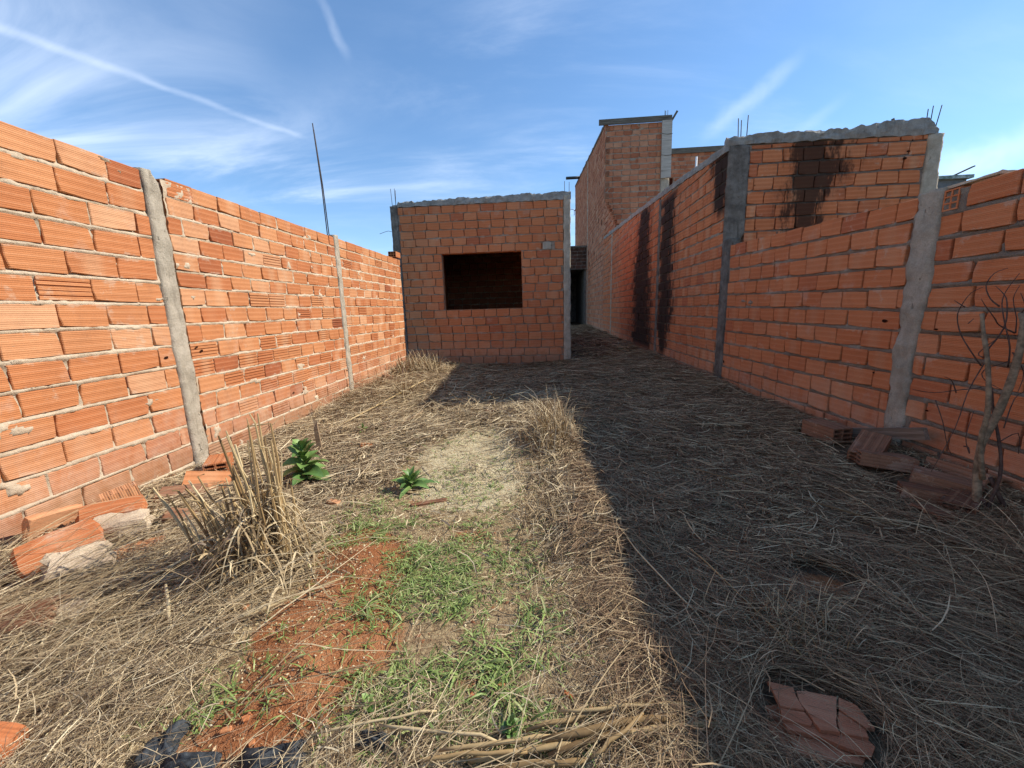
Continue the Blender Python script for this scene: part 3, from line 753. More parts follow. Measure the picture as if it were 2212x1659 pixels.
#--- small house with the window opening, straight ahead
HY = 8.70
house = thing('brick_house', 'small unfinished orange brick house with one dark unglazed window opening, straight ahead', 'house', (-1.3, HY, 0.4))
FH = Frame((0, HY, 0), (1, 0, 0)); rh = random.Random(33)
WX0, WX1, WZ0, WZ1 = -2.162, -0.437, 1.593, 2.780
def cut_window(a, b, z0, z1):
    if z1 < WZ0 + 0.05 or z0 > WZ1 - 0.05 or b < WX0 or a > WX1: return [(a, b, z0, z1)]
    out = []
    if a < WX0: out.append((a, WX0 + rh.uniform(-0.012, 0.006), z0, z1))
    if b > WX1: out.append((WX1 + rh.uniform(-0.006, 0.012), b, z0, z1))
    return out
hr = rows_of(3.768, 2.782, n=6) + rows_of(2.782, 1.590, n=7) + rows_of(1.590, 0.197, n=8)
hb = lay(-3.063, 0.454, hr, 0.2806, rh, 0.008, 0.013, 0.007, None, 0.0, cut_window)
grey_piece = [b for b in hb if abs(b[0] - 0.112) < 0.11 and abs(b[1] - 2.86) < 0.07]
hb = [b for b in hb if b not in grey_piece[:1]]
place_bricks(house, FH, hb, M['brick_red'], rh, 0.004, 0.006)
print('house', set_bricks(house, 300))
inwin = lambda u, z: WX0 < u < WX1 and WZ0 < z < WZ1
mortar_face(house, FH, -3.069, 0.459, 0.21, 3.768, hb, M['mortar_grey'], 0.022, -0.007, 0.006, smear=0.10, seed=12.5, skip=inwin, head=0.03)
for (a, b, c, d) in ((-3.20, WX0, 0.15, 3.768), (WX1, 0.594, 0.15, 3.768), (WX0, WX1, 0.15, WZ0), (WX0, WX1, WZ1, 3.768)):
    core(house, FH, a, b, c, d, M['brick_red'], -0.045, 0.10, 'wall_core')
rough_strip(house, FH, -3.22, -3.063, 0.2, 3.80, M['pillar_dark'], 0.012, 0.008, seed=11.0, depth=0.14)
rough_strip(house, FH, 0.461, 0.607, 0.22, 3.846, M['pillar'], 0.012, 0.010, seed=13.0, depth=0.14)
rough_beam(house, (-3.158, HY - 0.006, 3.773), (0.616, HY - 0.006, 3.762), 0.17, 0.12, M['coping'], (0, 1, 0), 3.0, 0.030, 0.03, hfun=lambda t: 0.095 + 0.056 * t + 0.034 * (t < 0.12) * (t / 0.12) - 0.056 * (t < 0.03))
for nm, bx in (('side_wall', (-3.21, -3.07, HY + 0.147, 13.0, 0.15, 3.79)), ('side_wall', (0.46, 0.60, HY + 0.147, 13.0, 0.15, 3.79)), ('roof_slab', (-3.21, 0.60, HY + 0.18, 13.0, 3.792, 3.87))):
    mb = MB().box(*bx); mb.v = [tuple(Vector(v) - house.location) for v in mb.v]
    obj(nm, mb.mesh(nm, M['brick_red'] if nm == 'side_wall' else M['coping']), house)
FB = Frame((0, 12.85, 0), (1, 0, 0))
back = [b for b in lay(-3.06, 0.45, rows_of(3.78, 0.3, pitch=0.18), 0.28, rh, 0.008, 0.018, 0.006)]
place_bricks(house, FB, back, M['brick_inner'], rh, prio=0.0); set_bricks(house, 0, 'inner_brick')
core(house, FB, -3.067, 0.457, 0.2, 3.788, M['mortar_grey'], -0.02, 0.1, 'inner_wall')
rods(house, [[(-3.19, 8.77, 3.8), (-3.203, 8.77, 4.17)], [(-3.125, 8.80, 3.84), (-3.13, 8.80, 4.18)], [(-3.11, 8.76, 3.84), (-3.097, 8.76, 4.13)], [(0.493, 8.77, 3.84), (0.489, 8.77, 4.13)], [(0.582, 8.77, 3.84), (0.585, 8.77, 4.11)]], r=0.0055)
mb = MB().tube([Vector(p) - house.location for p in ((-3.215, 8.72, 3.286), (-3.304, 8.71, 3.308), (-3.394, 8.70, 3.286), (-3.494, 8.69, 3.252))], 0.0045, 5)
obj('wire', mb.mesh('wire', M['rust']), house)
mb = MB().box(0.0, 0.18, -0.004, 0.05, -0.067, 0.067)
obj('mortar_patch', mb.mesh('mortar_patch', M['pillar']), house, Vector((0.022, HY, 2.866)) - house.location)

#--- low boundary wall on the right (in shade)
RX = 2.38
FR = Frame((RX, 0, 0), (0, -1, 0)); rr = random.Random(44)       # u = -Y
low_wall = thing('brick_boundary_wall', 'low orange brick wall on the right in shade with one rough concrete pillar', 'wall', (RX, 3.0, 0.45))
Na = lay(-2.70, 1.5, rows_of(2.175, 0.50, n=12), 0.262, rr, 0.011, 0.020, 0.012, None, 0.0)
Nb = lay(-5.38, -2.835, rows_of(2.285, 0.425, n=12), 0.250, rr, 0.008, 0.017, 0.010, None, 0.0)
low_top = lambda y: 2.18 + 0.105 * (np.clip(y, 2.83, 5.4) - 2.83) / 2.57     # the courses sink towards the near pillar
def sink(b):
    u, z, w, h, k = b; t = (-u - 2.83) / 2.57; k0 = (2.285 - z) / 0.155
    return (u, float(low_top(-u)) - k0 * (0.1405 + 0.0145 * t), w, h * (0.905 + 0.095 * t), k, -(0.105 - k0 * 0.0145) / 2.57)
Nb = [sink(b) for b in Nb]
Na = [b for b in Na if not (b[1] > 2.05 and b[0] < -2.52)]
place_bricks(low_wall, FR, Na, M['brick_red'], rr, 0.004, 0.006); place_bricks(low_wall, FR, Nb, M['brick_red'], rr, 0.004, 0.006)
print('low', set_bricks(low_wall, 300))
mortar_face(low_wall, FR, -2.70, -0.9, 0.46, 2.155, Na, M['mortar_grey'], 0.016, -0.005, 0.007, smear=0.15, seed=15.5)
mortar_face(low_wall, FR, -5.38, -2.83, 0.42, 2.275, Nb, M['mortar_grey'], 0.018, -0.006, 0.006, smear=0.22, seed=18.5, top=lambda u: low_top(-u) - 0.012)
core(low_wall, FR, -5.60, 1.5, 0.4, 2.13, M['mortar_grey'], -0.045, 0.075)
rough_strip(low_wall, FR, lambda z: -2.835 - 0.004 * sin(5 * z), lambda z: -2.70 + 0.03 * max(0, sin((z - 1.2) * 2.6)) * (z > 1.2), 0.45, 2.195, M['pillar'], 0.02, 0.016, seed=22.0, amp=0.009, top_rag=0.02)
obj('hollow_brick', hollow_mesh(0.10, 0.118, 0.09, 2, 3, M['brick_red'], 0.05, roundish=False), low_wall, Vector((RX + 0.047, 2.625, 2.107)) - low_wall.location, (0, 0, pi))
rough_beam(low_wall, (RX + 0.01, 2.80, 2.177), (RX + 0.01, 2.40, 2.177), 0.09, 0.015, M['mortar_light'], (1, 0, 0), 31.0, 0.008, 0.02, 'mortar_bed')

#--- taller right-hand house with the soot stains
right = thing('brick_house', 'tall right hand brick house with black soot runs and a broken concrete beam', 'house', (2.5, 6.0, 0.5))
FS = Frame((RX, 0, 0), (0, -1, 0)); r5 = random.Random(55)
cop_z = lambda y: float(np.interp(y, [5.5, 7.6, 10.7, 15.9, 22], [3.44, 3.60, 3.80, 4.10, 4.4]))
def side_rows(): return [(0.42 + 0.158 * k, 0.42 + 0.158 * (k + 1)) for k in range(24)]
def cut_cop(a, b, z0, z1):
    zt = cop_z(-(a + b) / 2)
    if z0 > zt - 0.03: return []
    return [(a, b, z0, min(z1, zt + 0.008))]
sb = []
for (ya, yb) in ((5.62, 8.50), (8.63, 14.10), (14.22, 16.0)):
    sb += lay(-yb, -ya, side_rows(), 0.27, r5, 0.009, 0.018, 0.012, None, 0.0, cut_cop)
fb_rows = rows_of(3.502, 3.44, 1) + rows_of(3.44, 1.98, pitch=0.163)
FF = Frame((0, 5.60, 0), (1, 0, 0))
fbk = lay(2.635, 4.70, fb_rows, 0.246, r5, 0.008, 0.017, 0.01, None, 0.0)
gone = [b for b in fbk if abs(b[0] - 4.48) < 0.10 and 3.2 < b[1] < 3.32]
fbk = [b for b in fbk if b not in gone]
place_bricks(right, FS, sb, M['brick_stain'], r5, 0.005, 0.007)
place_bricks(right, FF, fbk, M['brick_stain_front'], r5, 0.004, 0.005)
print('right', set_bricks(right, 300))
mortar_face(right, FS, -16.0, -5.61, 0.42, 4.08, sb, M['mortar_stain'], 0.032, -0.006, 0.006, smear=0.12, seed=25.5, top=lambda u: np.interp(-u, [5.5, 7.6, 10.7, 15.9, 22], [3.44, 3.60, 3.80, 4.10, 4.4]))
mortar_face(right, FF, 2.63, 4.71, 2.0, 3.5, fbk, M['mortar_stain_front'], 0.02, -0.006, 0.006, smear=0.2, seed=28.5)
core(right, FF, 2.40, 4.86, 0.3, 3.46, M['mortar_grey'], -0.045, 0.09)
for k in range(6):
    y0 = 5.66 + k * 1.724
    core(right, FS, -(y0 + 1.724), -y0, 0.3, cop_z(y0) - 0.05, M['mortar_stain'], -0.045, 0.09)
mb = MB().box(4.74, 4.85, 5.74, 12.0, 0.3, 3.4); mb.v = [tuple(Vector(v) - right.location) for v in mb.v]
obj('side_wall', mb.mesh('side_wall', M['mortar_grey']), right)
rough_strip(right, FS, -5.60, -5.385, 0.42, 2.36, M['pillar_dark'], 0.016, 0.008, seed=41.0, depth=0.10)
rough_strip(right, FF, lambda z: 2.374, lambda z: 2.628 + (z < 2.46) * (2.46 - z) * -0.5 , 2.30, 3.50, M['pillar_dark'], 0.016, 0.010, seed=43.0, depth=0.012)
rough_strip(right, FF, lambda z: 4.705, lambda z: 4.87, 2.0, 3.50, M['pillar'], 0.014, 0.016, seed=45.0, depth=0.13)
rough_strip(right, FS, -8.63, -8.51, 0.42, 3.62, M['pillar_dark'], 0.012, 0.008, seed=47.0)
rough_strip(right, FS, -14.22, -14.10, 0.45, 3.98, M['pillar'], 0.012, 0.008, seed=49.0)
rough_beam(right, (2.37, 5.588, 3.505), (4.80, 5.588, 3.50), 0.15, 0.14, M['coping'], (0, 1, 0), 53.0, 0.034, 0.03, hfun=lambda t: 0.10 + 0.055 * t + 0.02 * sin(t * 9) - 0.11 * (t > 0.95) * (t - 0.95) / 0.05)
ysn = [5.60, 7.6, 10.7, 15.9]
for k in range(3):
    a, b = ysn[k], ysn[k + 1]
    rough_beam(right, (2.366, b, cop_z(b)), (2.366, a, cop_z(a)), 0.13, 0.10, M['coping'], (1, 0, 0), 57.0 + k, 0.022, 0.05)
rods(right, [[(2.50, 5.65, 3.55), (2.485, 5.65, 3.83)], [(2.545, 5.68, 3.55), (2.537, 5.68, 3.82)], [(2.60, 5.65, 3.55), (2.602, 5.65, 3.86)], [(4.70, 5.66, 3.55), (4.70, 5.66, 3.80)], [(4.76, 5.68, 3.55), (4.77, 5.68, 3.84)], [(4.80, 5.65, 3.55), (4.84, 5.65, 3.83)]], r=0.0055)
mb = MB().tube([Vector(p) - right.location for p in ((4.34, 5.66, 3.55), (4.335, 5.66, 3.66), (4.31, 5.66, 3.72))], 0.016, 7)
obj('pipe_stub', mb.mesh('pipe_stub', M['pillar_dark'], True), right)

#--- far two-storey house
far = thing('brick_house', 'tall two storey unfinished brick house farthest back with grey board along its top', 'house', (3.5, 16.0, 0.6))
FA = Frame((RX, 0, 0), (0, -1, 0)); FFr = Frame((0, 16.0, 0), (1, 0, 0)); r6 = random.Random(66)
roof_z = lambda y: float(np.interp(y, [16, 21.6, 29.5], [8.08, 8.85, 9.8]))
def cut_far(a, b, z0, z1):
    if z0 > roof_z(-(a + b) / 2) - 0.05: return []
    return [(a, b, z0, z1)]
ar = [(0.5 + 0.1915 * k, 0.5 + 0.1915 * (k + 1)) for k in range(50)]
fa = lay(-29.5, -21.75, ar, 0.31, r6, 0.01, 0.022, 0.012, None, 0.0, cut_far) + lay(-21.6, -16.0, ar, 0.31, r6, 0.01, 0.022, 0.012, None, 0.0, cut_far)
steps = [(16.0 - 0.33 * k, 5.57 - 0.1915 * k) for k in range(1, 8)]
for (y0, zt) in steps:
    fa += [(-(y0 + 0.155), zt - 0.0957, 0.30, 0.17, 'plain')]
    y = y0 + 0.32
    while y < 15.99:
        fa += [(-(min(y + 0.155, 15.85)), zt - 0.0957, 0.30, 0.17, 'plain')]; y += 0.32
place_bricks(far, FA, fa, M['brick_dull'], r6, 0.005, 0.006, prio=0.8)
fr_rows = rows_of(8.06, 3.46, pitch=0.1915)
ff = []
for k, rw in enumerate(fr_rows):
    ff += lay(2.40 + (0.14 if k % 2 == 0 else 0.0), 4.40, [rw], 0.31, r6, 0.011, 0.03, 0.008, (0.0 if k % 2 else 0.155), 0.0)
place_bricks(far, FFr, ff, M['brick_dull'], r6, 0.005, 0.005)
print('far', set_bricks(far, 300))
mortar_face(far, FFr, 2.39, 4.41, 3.45, 8.06, ff, M['mortar_grey'], 0.05, -0.006, 0.006, smear=0.30, seed=61.0)
mortar_face(far, FA, -29.5, -16.0, 0.5, 9.75, fa, M['mortar_grey'], 0.09, -0.008, 0.004, smear=0.0, seed=64.0, top=lambda u: np.interp(-u, [16, 21.6, 29.5], [8.08, 8.85, 9.8]))
core(far, FFr, 2.42, 4.75, 0.4, 8.05, M['mortar_grey'], -0.05, 0.2)
core(far, FA, -21.6, -16.02, 0.4, 8.0, M['mortar_grey'], -0.05, 0.2); core(far, FA, -29.5, -21.6, 0.4, 8.8, M['mortar_grey'], -0.05, 0.2)
core(far, FA, -16.0, -13.6, 0.4, 4.15, M['mortar_grey'], -0.05, 0.08)
cell = hollow_mesh(0.24, 0.168, 0.135, 3, 3, M['brick_dull'], 0.22, 0.010, roundish=False, both=False)
zc = [z for k, (zb, zt) in enumerate(fr_rows) for z in [(zb + zt) / 2] if k % 2 == 0 and z > 5.5]
for z in zc: obj('hollow_brick', cell, far, Vector((2.470, 16.100, z)) - far.location, (0, 0, -pi / 2))
for (y0, zt) in steps: obj('hollow_brick', cell, far, Vector((2.452, y0 + 0.112, zt - 0.096)) - far.location, (0, 0, -pi / 2))
mb = MB().box(-1.29, 1.29, -0.03, 0.03, -0.09, 0.09)
obj('top_board', mb.mesh('top_board', M['board'], False), far, Vector((3.43, 15.95, 8.148)) - far.location, (0, -0.001, 0))
mb = MB().box(-0.175, 0.175, -0.03, 0.03, -0.955, 0.955)
obj('column_board', mb.mesh('column_board', M['board_pale']), far, Vector((4.565, 15.93, 7.115)) - far.location, (0, -0.012, 0))
for zz_ in (7.62, 6.92):
    mb = MB().tube([(-0.19, -0.036, 0.02), (0, -0.038, -0.02), (0.19, -0.036, 0.0)], 0.007, 4)
    obj('tie_wire', mb.mesh('tie_wire', M['rust']), far, Vector((4.565, 15.93, zz_)) - far.location)
rough_strip(far, FFr, 4.42, 4.72, 3.4, 6.16, M['pillar'], 0.0, 0.01, 0.08, seed=71.0)
rough_strip(far, FA, -21.75, -21.6, 0.55, 8.85, M['pillar'], 0.012, 0.01, 0.08, seed=73.0)
rough_beam(far, (2.36, 29.5, 9.8), (2.36, 16.05, 8.07), 0.13, 0.11, M['board'], (1, 0, 0), 75.0, 0.008, 0.2, 'roof_edge')
rods(far, [[(4.51, 16.1, 8.0), (4.51, 16.1, 8.47)], [(4.54, 16.1, 8.0), (4.54, 16.1, 8.45)], [(4.61, 16.1, 8.0), (4.61, 16.1, 8.47)]], r=0.009)
mb = MB().box(-0.035, 0.035, -0.015, 0.015, -0.2, 0.2)
obj('board_offcut', mb.mesh('board_offcut', M['board']), far, Vector((4.80, 15.97, 8.2)) - far.location, (0, 0.55, 0))
mb = MB().tube([Vector(p) - far.location for p in ((2.55, 26.2, 9.42), (1.55, 26.0, 9.36))], 0.085, 10)
obj('drain_pipe', mb.mesh('drain_pipe', M['pipe'], True), far)
for pts in ([(2.37, 29.2, 8.2), (2.1, 28.9, 8.25), (1.9, 28.7, 8.1)], [(2.37, 28.4, 8.2), (2.2, 28, 7.9), (2.18, 27.8, 7.6)]):
    mb = MB().tube([Vector(p) - far.location for p in pts], 0.018, 5); obj('wire', mb.mesh('wire', M['rust']), far)
for (u, z) in ((-17.5, 5.1), (-19.4, 4.6), (-21.1, 4.3), (-16.6, 4.85), (-18.8, 3.95), (-20.7, 3.7)):
    mb = MB().box(-0.05, 0.05, -0.012, 0.02, -0.10, 0.10); obj('putlog_shade_plate', mb.mesh('putlog_shade_plate', M['hollow_shade']), far, FA.p(u, z) - far.location, (0, 0, FA.rz))  # solid dark plates that paint the shade of putlog holes

#--- covered passage closing the end of the side alley
pas = thing('covered_passage', 'dark covered passage at the end of the alley between the houses with a dark lintel', 'passage', (1.5, 22.0, 0.6))
FP = Frame((0, 22.0, 0), (1, 0, 0)); r7 = random.Random(77)
pb = lay(0.4, 2.36, rows_of(4.70, 3.62, pitch=0.18), 0.3, r7, 0.01, 0.02, 0.01)
M['brick_dark'] = brick_mat('dark_brick', [(0, (0.035, 0.02, 0.016)), (0.5, (0.07, 0.035, 0.025)), (1, (0.12, 0.055, 0.04))], pale=0.1)  # brick in a near-black tone
place_bricks(pas, FP, pb, M['brick_dark'], r7); set_bricks(pas, 100)
core(pas, FP, 0.4, 2.37, 3.60, 4.72, M['pillar_dark'], -0.008, 0.2, 'lintel_wall')
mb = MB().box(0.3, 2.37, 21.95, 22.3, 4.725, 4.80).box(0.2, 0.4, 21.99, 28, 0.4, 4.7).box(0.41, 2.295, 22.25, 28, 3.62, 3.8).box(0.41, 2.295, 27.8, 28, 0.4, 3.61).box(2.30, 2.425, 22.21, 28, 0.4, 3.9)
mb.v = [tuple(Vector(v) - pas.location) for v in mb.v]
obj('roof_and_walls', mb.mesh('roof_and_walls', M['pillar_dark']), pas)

#--- brick building behind, and the grey plastered one on the right
bb = thing('brick_building', 'brick building half hidden behind the tall houses with a white pipe standing before it', 'building', (8.5, 22.0, 0.5))
FBB = Frame((0, 22.0, 0), (1, 0, 0)); r8 = random.Random(88)
def cut_door(a, b, z0, z1):
    if z0 < 7.9 and a < 6.74 and b > 6.5: return [(6.74, b, z0, z1)] if b > 6.78 else []
    return [(a, b, z0, z1)]
bk = lay(6.4, 10.6, rows_of(9.02, 5.5, pitch=0.19), 0.31, r8, 0.01, 0.024, 0.01, None, 0, cut_door)
place_bricks(bb, FBB, bk, M['brick_dull'], r8); set_bricks(bb, 300)
mortar_face(bb, FBB, 6.4, 10.6, 5.5, 9.02, bk, M['mortar_grey'], 0.06, -0.006, 0.004, smear=0.22, seed=81, skip=lambda u, z: u < 6.72 and z < 7.9)
core(bb, FBB, 6.74, 10.6, 0.4, 9.0, M['mortar_grey'], -0.05, 0.2); core(bb, FBB, 6.4, 6.74, 7.95, 9.0, M['mortar_grey'], -0.05, 0.2)
mb = MB().box(6.4, 10.7, 21.93, 21.985, 8.99, 9.24); mb.v = [tuple(Vector(v) - bb.location) for v in mb.v]
obj('top_board', mb.mesh('top_board', M['board']), bb)
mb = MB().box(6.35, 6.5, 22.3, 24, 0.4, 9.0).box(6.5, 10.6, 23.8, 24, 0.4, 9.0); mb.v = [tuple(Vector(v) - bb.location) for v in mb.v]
obj('inner_wall', mb.mesh('inner_wall', M['hollow_shade']), bb)
wp = MB().tube([(0, 0, -4.6), (0, 0, 1.6)], 0.045, 10).mesh('vent_pipe', M['white_paint'], True)
vp = obj('vent_pipe', wp, None, (7.08, 20.0, 6.55)); tag(vp, 'thin white vertical pipe rising behind the stained house wall', 'pipe')

gb = thing('grey_building', 'low grey plastered building with greenish capping seen over the right hand wall', 'building', (8.0, 9.2, 0.5))
mb = MB().box(5.6, 8.56, 9.2, 13, 0.4, 3.88); mb.v = [tuple(Vector(v) - gb.location) for v in mb.v]
obj('wall', mb.mesh('wall', M['plaster']), gb)
mb = MB().box(5.5, 8.62, 9.12, 13.1, 3.882, 3.945); mb.v = [tuple(Vector(v) - gb.location) for v in mb.v]
obj('capping', mb.mesh('capping', M['tile_cap']), gb)
mb = MB().box(-0.2, 0.2, -0.03, 0.03, -0.012, 0.012)
obj('leaning_batten', mb.mesh('leaning_batten', M['board']), gb, Vector((8.47, 9.2, 4.03)) - gb.location, (0, -0.42, 0))
broken_holes(low_wall, FR, [(-2.95, 1.40, 0.028, 0.012), (-2.98, 1.03, 0.010, 0.006), (-2.58, 1.36, 0.016, 0.006), (-2.55, 0.86, 0.013, 0.006), (-5.33, 0.80, 0.014, 0.022), (-5.3, 1.98, 0.006, 0.006)], 6)
broken_holes(right, FF, [(4.49, 3.32, 0.03, 0.012), (4.46, 3.24, 0.03, 0.02), (4.52, 3.44, 0.012, 0.012), (2.72, 3.02, 0.008, 0.008), (2.77, 2.50, 0.008, 0.008)], 7)
mb = MB().tube([(0, 0, -3.2), (0, 0, 0.16)], 0.018, 6)
tag(obj('steel_post', mb.mesh('steel_post', M['rust']), None, (6.2, 7.2, 3.35)), 'dark thin steel post in front of the grey plastered building', 'post')


# ------------------------------------------------------------------ straw, grass and other small growth
def ribbon_mesh(name, P, Wd, S, mat, smooth=False):
    """P (n,k,3) centre lines, Wd (n,k) half widths, S (n,3) or (n,k,3) side vectors"""
    n, k, _ = P.shape
    if S.ndim == 2: S = np.repeat(S[:, None, :], k, 1)
    A, B = P - S * Wd[..., None], P + S * Wd[..., None]
    V = np.stack([A, B], 2).reshape(n * k * 2, 3)
    base = (np.arange(n)[:, None] * k + np.arange(k - 1)[None, :]).ravel() * 2
    F = np.stack([base, base + 1, base + 3, base + 2], 1)
    return np_mesh(name, V, F, mat, smooth)

def scatter(n, x0, x1, y0, y1, prob):
    x, y = NR.uniform(x0, x1, n), NR.uniform(y0, y1, n)
    k = NR.random(n) < prob(x, y); return x[k], y[k]

def straw_strands(x, y, ang, L, w, lift, bow, lay_h, tip=0.0, segs=4):
    n = len(x); t = np.linspace(0, 1, segs)[None, :]
    dx, dy = np.cos(ang)[:, None], np.sin(ang)[:, None]
    s = (t - 0.5) * L[:, None]; b = bow[:, None] * (1 - (2 * t - 1) ** 2) * L[:, None]
    X, Y = x[:, None] + s * dx - b * dy, y[:, None] + s * dy + b * dx
    X = np.clip(X, -2.74, 2.355); Y = np.where((X > -3.3) & (X < 0.62), np.minimum(Y, 8.68), Y)
    Z = G(X, Y) + lay_h[:, None] + lift[:, None] * t * L[:, None] + tip * t ** 2
    P = np.stack([X, Y, Z], 2)
    roll = NR.uniform(-0.9, 0.9, n)
    S = np.stack([-np.sin(ang) * np.cos(roll), np.cos(ang) * np.cos(roll), np.sin(roll)], 1)
    tap = np.array([0.8, 1.0, 0.9, 0.45])[:segs] if segs == 4 else np.linspace(1, 0.4, segs)
    return P, w[:, None] * tap[None, :], S

def flow(x, y):
    """the way the flattened grass lies"""
    a = 1.1 * fbm(x * 0.9, y * 0.9, 4.4, 2) + np.where(x > 0.3, 2.55, 0.75)
    return a

CLEAR = [(0.675, 0.865, 0.118), (-2.28, 1.5, 0.24), (-2.22, 1.74, 0.2), (-2.36, 2.2, 0.17), (-2.45, 2.6, 0.2), (-2.3, 2.36, 0.17), (-2.4, 1.95, 0.16), (-1.05, 0.79, 0.07), (-0.93, 0.745, 0.09), (-0.70, 0.76, 0.09), (-0.45, 0.815, 0.05),
         (2.1, 2.98, 0.17), (2.12, 2.62, 0.18), (2.06, 2.42, 0.16), (2.05, 2.1, 0.17), (-1.5, 0.74, 0.11), (1.05, 1.40, 0.10), (-2.08, 1.4, 0.12)]
def in_clear(x, y, k=1.0):
    v = np.zeros(np.shape(x), dtype=bool)
    for (cx, cy, r) in CLEAR: v |= ((x - cx) ** 2 + (y - cy) ** 2) < (r * k) ** 2
    return v
def drop_clear(P, keep=0.05):
    hit = in_clear(P[..., 0], P[..., 1]).any(1) & (P[..., 2].min(1) < 0.9)
    soft = (P[..., 0].max(1) < -0.35) & (P[..., 1].min(1) < 2.3); return ~hit | (NR.random(len(P)) < np.where(soft, np.maximum(keep, 0.42), keep))
def straw_prob(x, y):
    p = 1 - 0.97 * m_bare(x, y)
    p = p * (1 - 0.95 * np.clip(m_soil(x, y) * 1.4, 0, 1))
    lit = (x > -2.5) & (x < 0.28) & (y < 4.3)
    return np.clip(p, 0, 1)

# near and middle field: long flattened straw
def straw_field(name, n, x0, x1, y0, y1, L0, L1, w0, w1, hmax, spread=0.55, prob=straw_prob, mat='straw', lift=0.05, parent=None):
    x, y = scatter(n, x0, x1, y0, y1, prob); n = len(x)
    ang = flow(x, y) + NR.normal(0, spread, n) + pi * (NR.random(n) < 0.5)
    wild = NR.random(n) < 0.22; ang[wild] = NR.uniform(0, 2 * pi, wild.sum())
    L = NR.uniform(L0, L1, n) * NR.uniform(0.5, 1.2, n); w = NR.uniform(w0, w1, n) * np.clip(y / 1.9, 0.45, 1.0)
    h = NR.uniform(0, 1, n) ** 1.6 * hmax * (0.6 + 0.8 * (fbm(x * 2, y * 2, 8.8, 2) + 0.7).clip(0, 1.5))
    P, Wd, S = straw_strands(x, y, ang, L, w, NR.normal(0, lift, n), NR.normal(0, 0.10, n), h)
    k = drop_clear(P); o = obj(name, ribbon_mesh(name, P[k], Wd[k], S[k], M[mat]), parent); o['kind'] = 'stuff'; return o

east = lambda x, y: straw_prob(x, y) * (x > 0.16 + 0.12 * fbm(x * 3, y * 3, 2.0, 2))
west_p = lambda x, y: straw_prob(x, y) * (x <= 0.16 + 0.12 * fbm(x * 3, y * 3, 2.0, 2))  # up to the shadow edge, where the sun-lightened straw is laid
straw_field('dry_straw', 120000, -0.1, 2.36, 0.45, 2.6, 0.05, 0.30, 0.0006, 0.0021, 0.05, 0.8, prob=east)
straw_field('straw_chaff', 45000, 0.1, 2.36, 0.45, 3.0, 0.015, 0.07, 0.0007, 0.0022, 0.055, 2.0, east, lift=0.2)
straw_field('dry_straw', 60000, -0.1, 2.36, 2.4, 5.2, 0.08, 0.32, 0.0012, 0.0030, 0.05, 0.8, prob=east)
straw_field('sunlit_bleached_straw', 85000, -2.75, 0.3, 0.45, 2.6, 0.03, 0.20, 0.0008, 0.0026, 0.05, 1.3, west_p, 'straw_pale', 0.14)
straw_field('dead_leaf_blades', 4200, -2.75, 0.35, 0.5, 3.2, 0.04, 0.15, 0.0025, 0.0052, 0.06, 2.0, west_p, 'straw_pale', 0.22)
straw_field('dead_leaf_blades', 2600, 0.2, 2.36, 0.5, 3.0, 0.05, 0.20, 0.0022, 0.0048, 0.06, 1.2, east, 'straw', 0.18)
straw_field('sunlit_bleached_straw', 42000, -2.75, 0.3, 2.4, 5.2, 0.08, 0.30, 0.0014, 0.0036, 0.06, 0.9, west_p, 'straw_pale', 0.08)
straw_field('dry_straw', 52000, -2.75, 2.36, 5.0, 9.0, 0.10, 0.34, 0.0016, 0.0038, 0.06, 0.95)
straw_field('dry_straw', 14000, 0.56, 2.36, 8.5, 22.0, 0.2, 0.5, 0.003, 0.008, 0.07)
# short chaff along the sunlit edge and thin over the trodden middle
chaffp = lambda x, y: np.clip(gauss(x, 0, 0.20, 0, 0.19, 1) * 0.95 + 0.10 + 0.25 * gauss(x, y, -1.5, 1.6, 0.5, 1.0), 0, 1) * (1 - 0.93 * np.clip(m_soil(x, y) * 1.4, 0, 1)) * (1 - 0.45 * np.clip(m_sand(x, y), 0, 1))
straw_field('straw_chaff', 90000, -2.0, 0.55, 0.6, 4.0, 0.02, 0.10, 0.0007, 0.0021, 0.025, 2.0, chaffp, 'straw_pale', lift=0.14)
# heaps of bleached straw along the sunlit wall and against the house
heap = lambda x, y: np.clip(gauss(x, y, -1.9, 5.0, 0.9, 1.6) + gauss(x, y, -2.2, 7.5, 0.8, 0.9) + 0.5 * gauss(x, y, -1.0, 4.3, 0.7, 0.4), 0, 1)
straw_field('sunlit_bleached_straw', 18000, -2.7, 0.1, 3.3, 8.6, 0.08, 0.36, 0.0015, 0.0036, 0.14, 1.3, heap, 'straw_gold', 0.22)
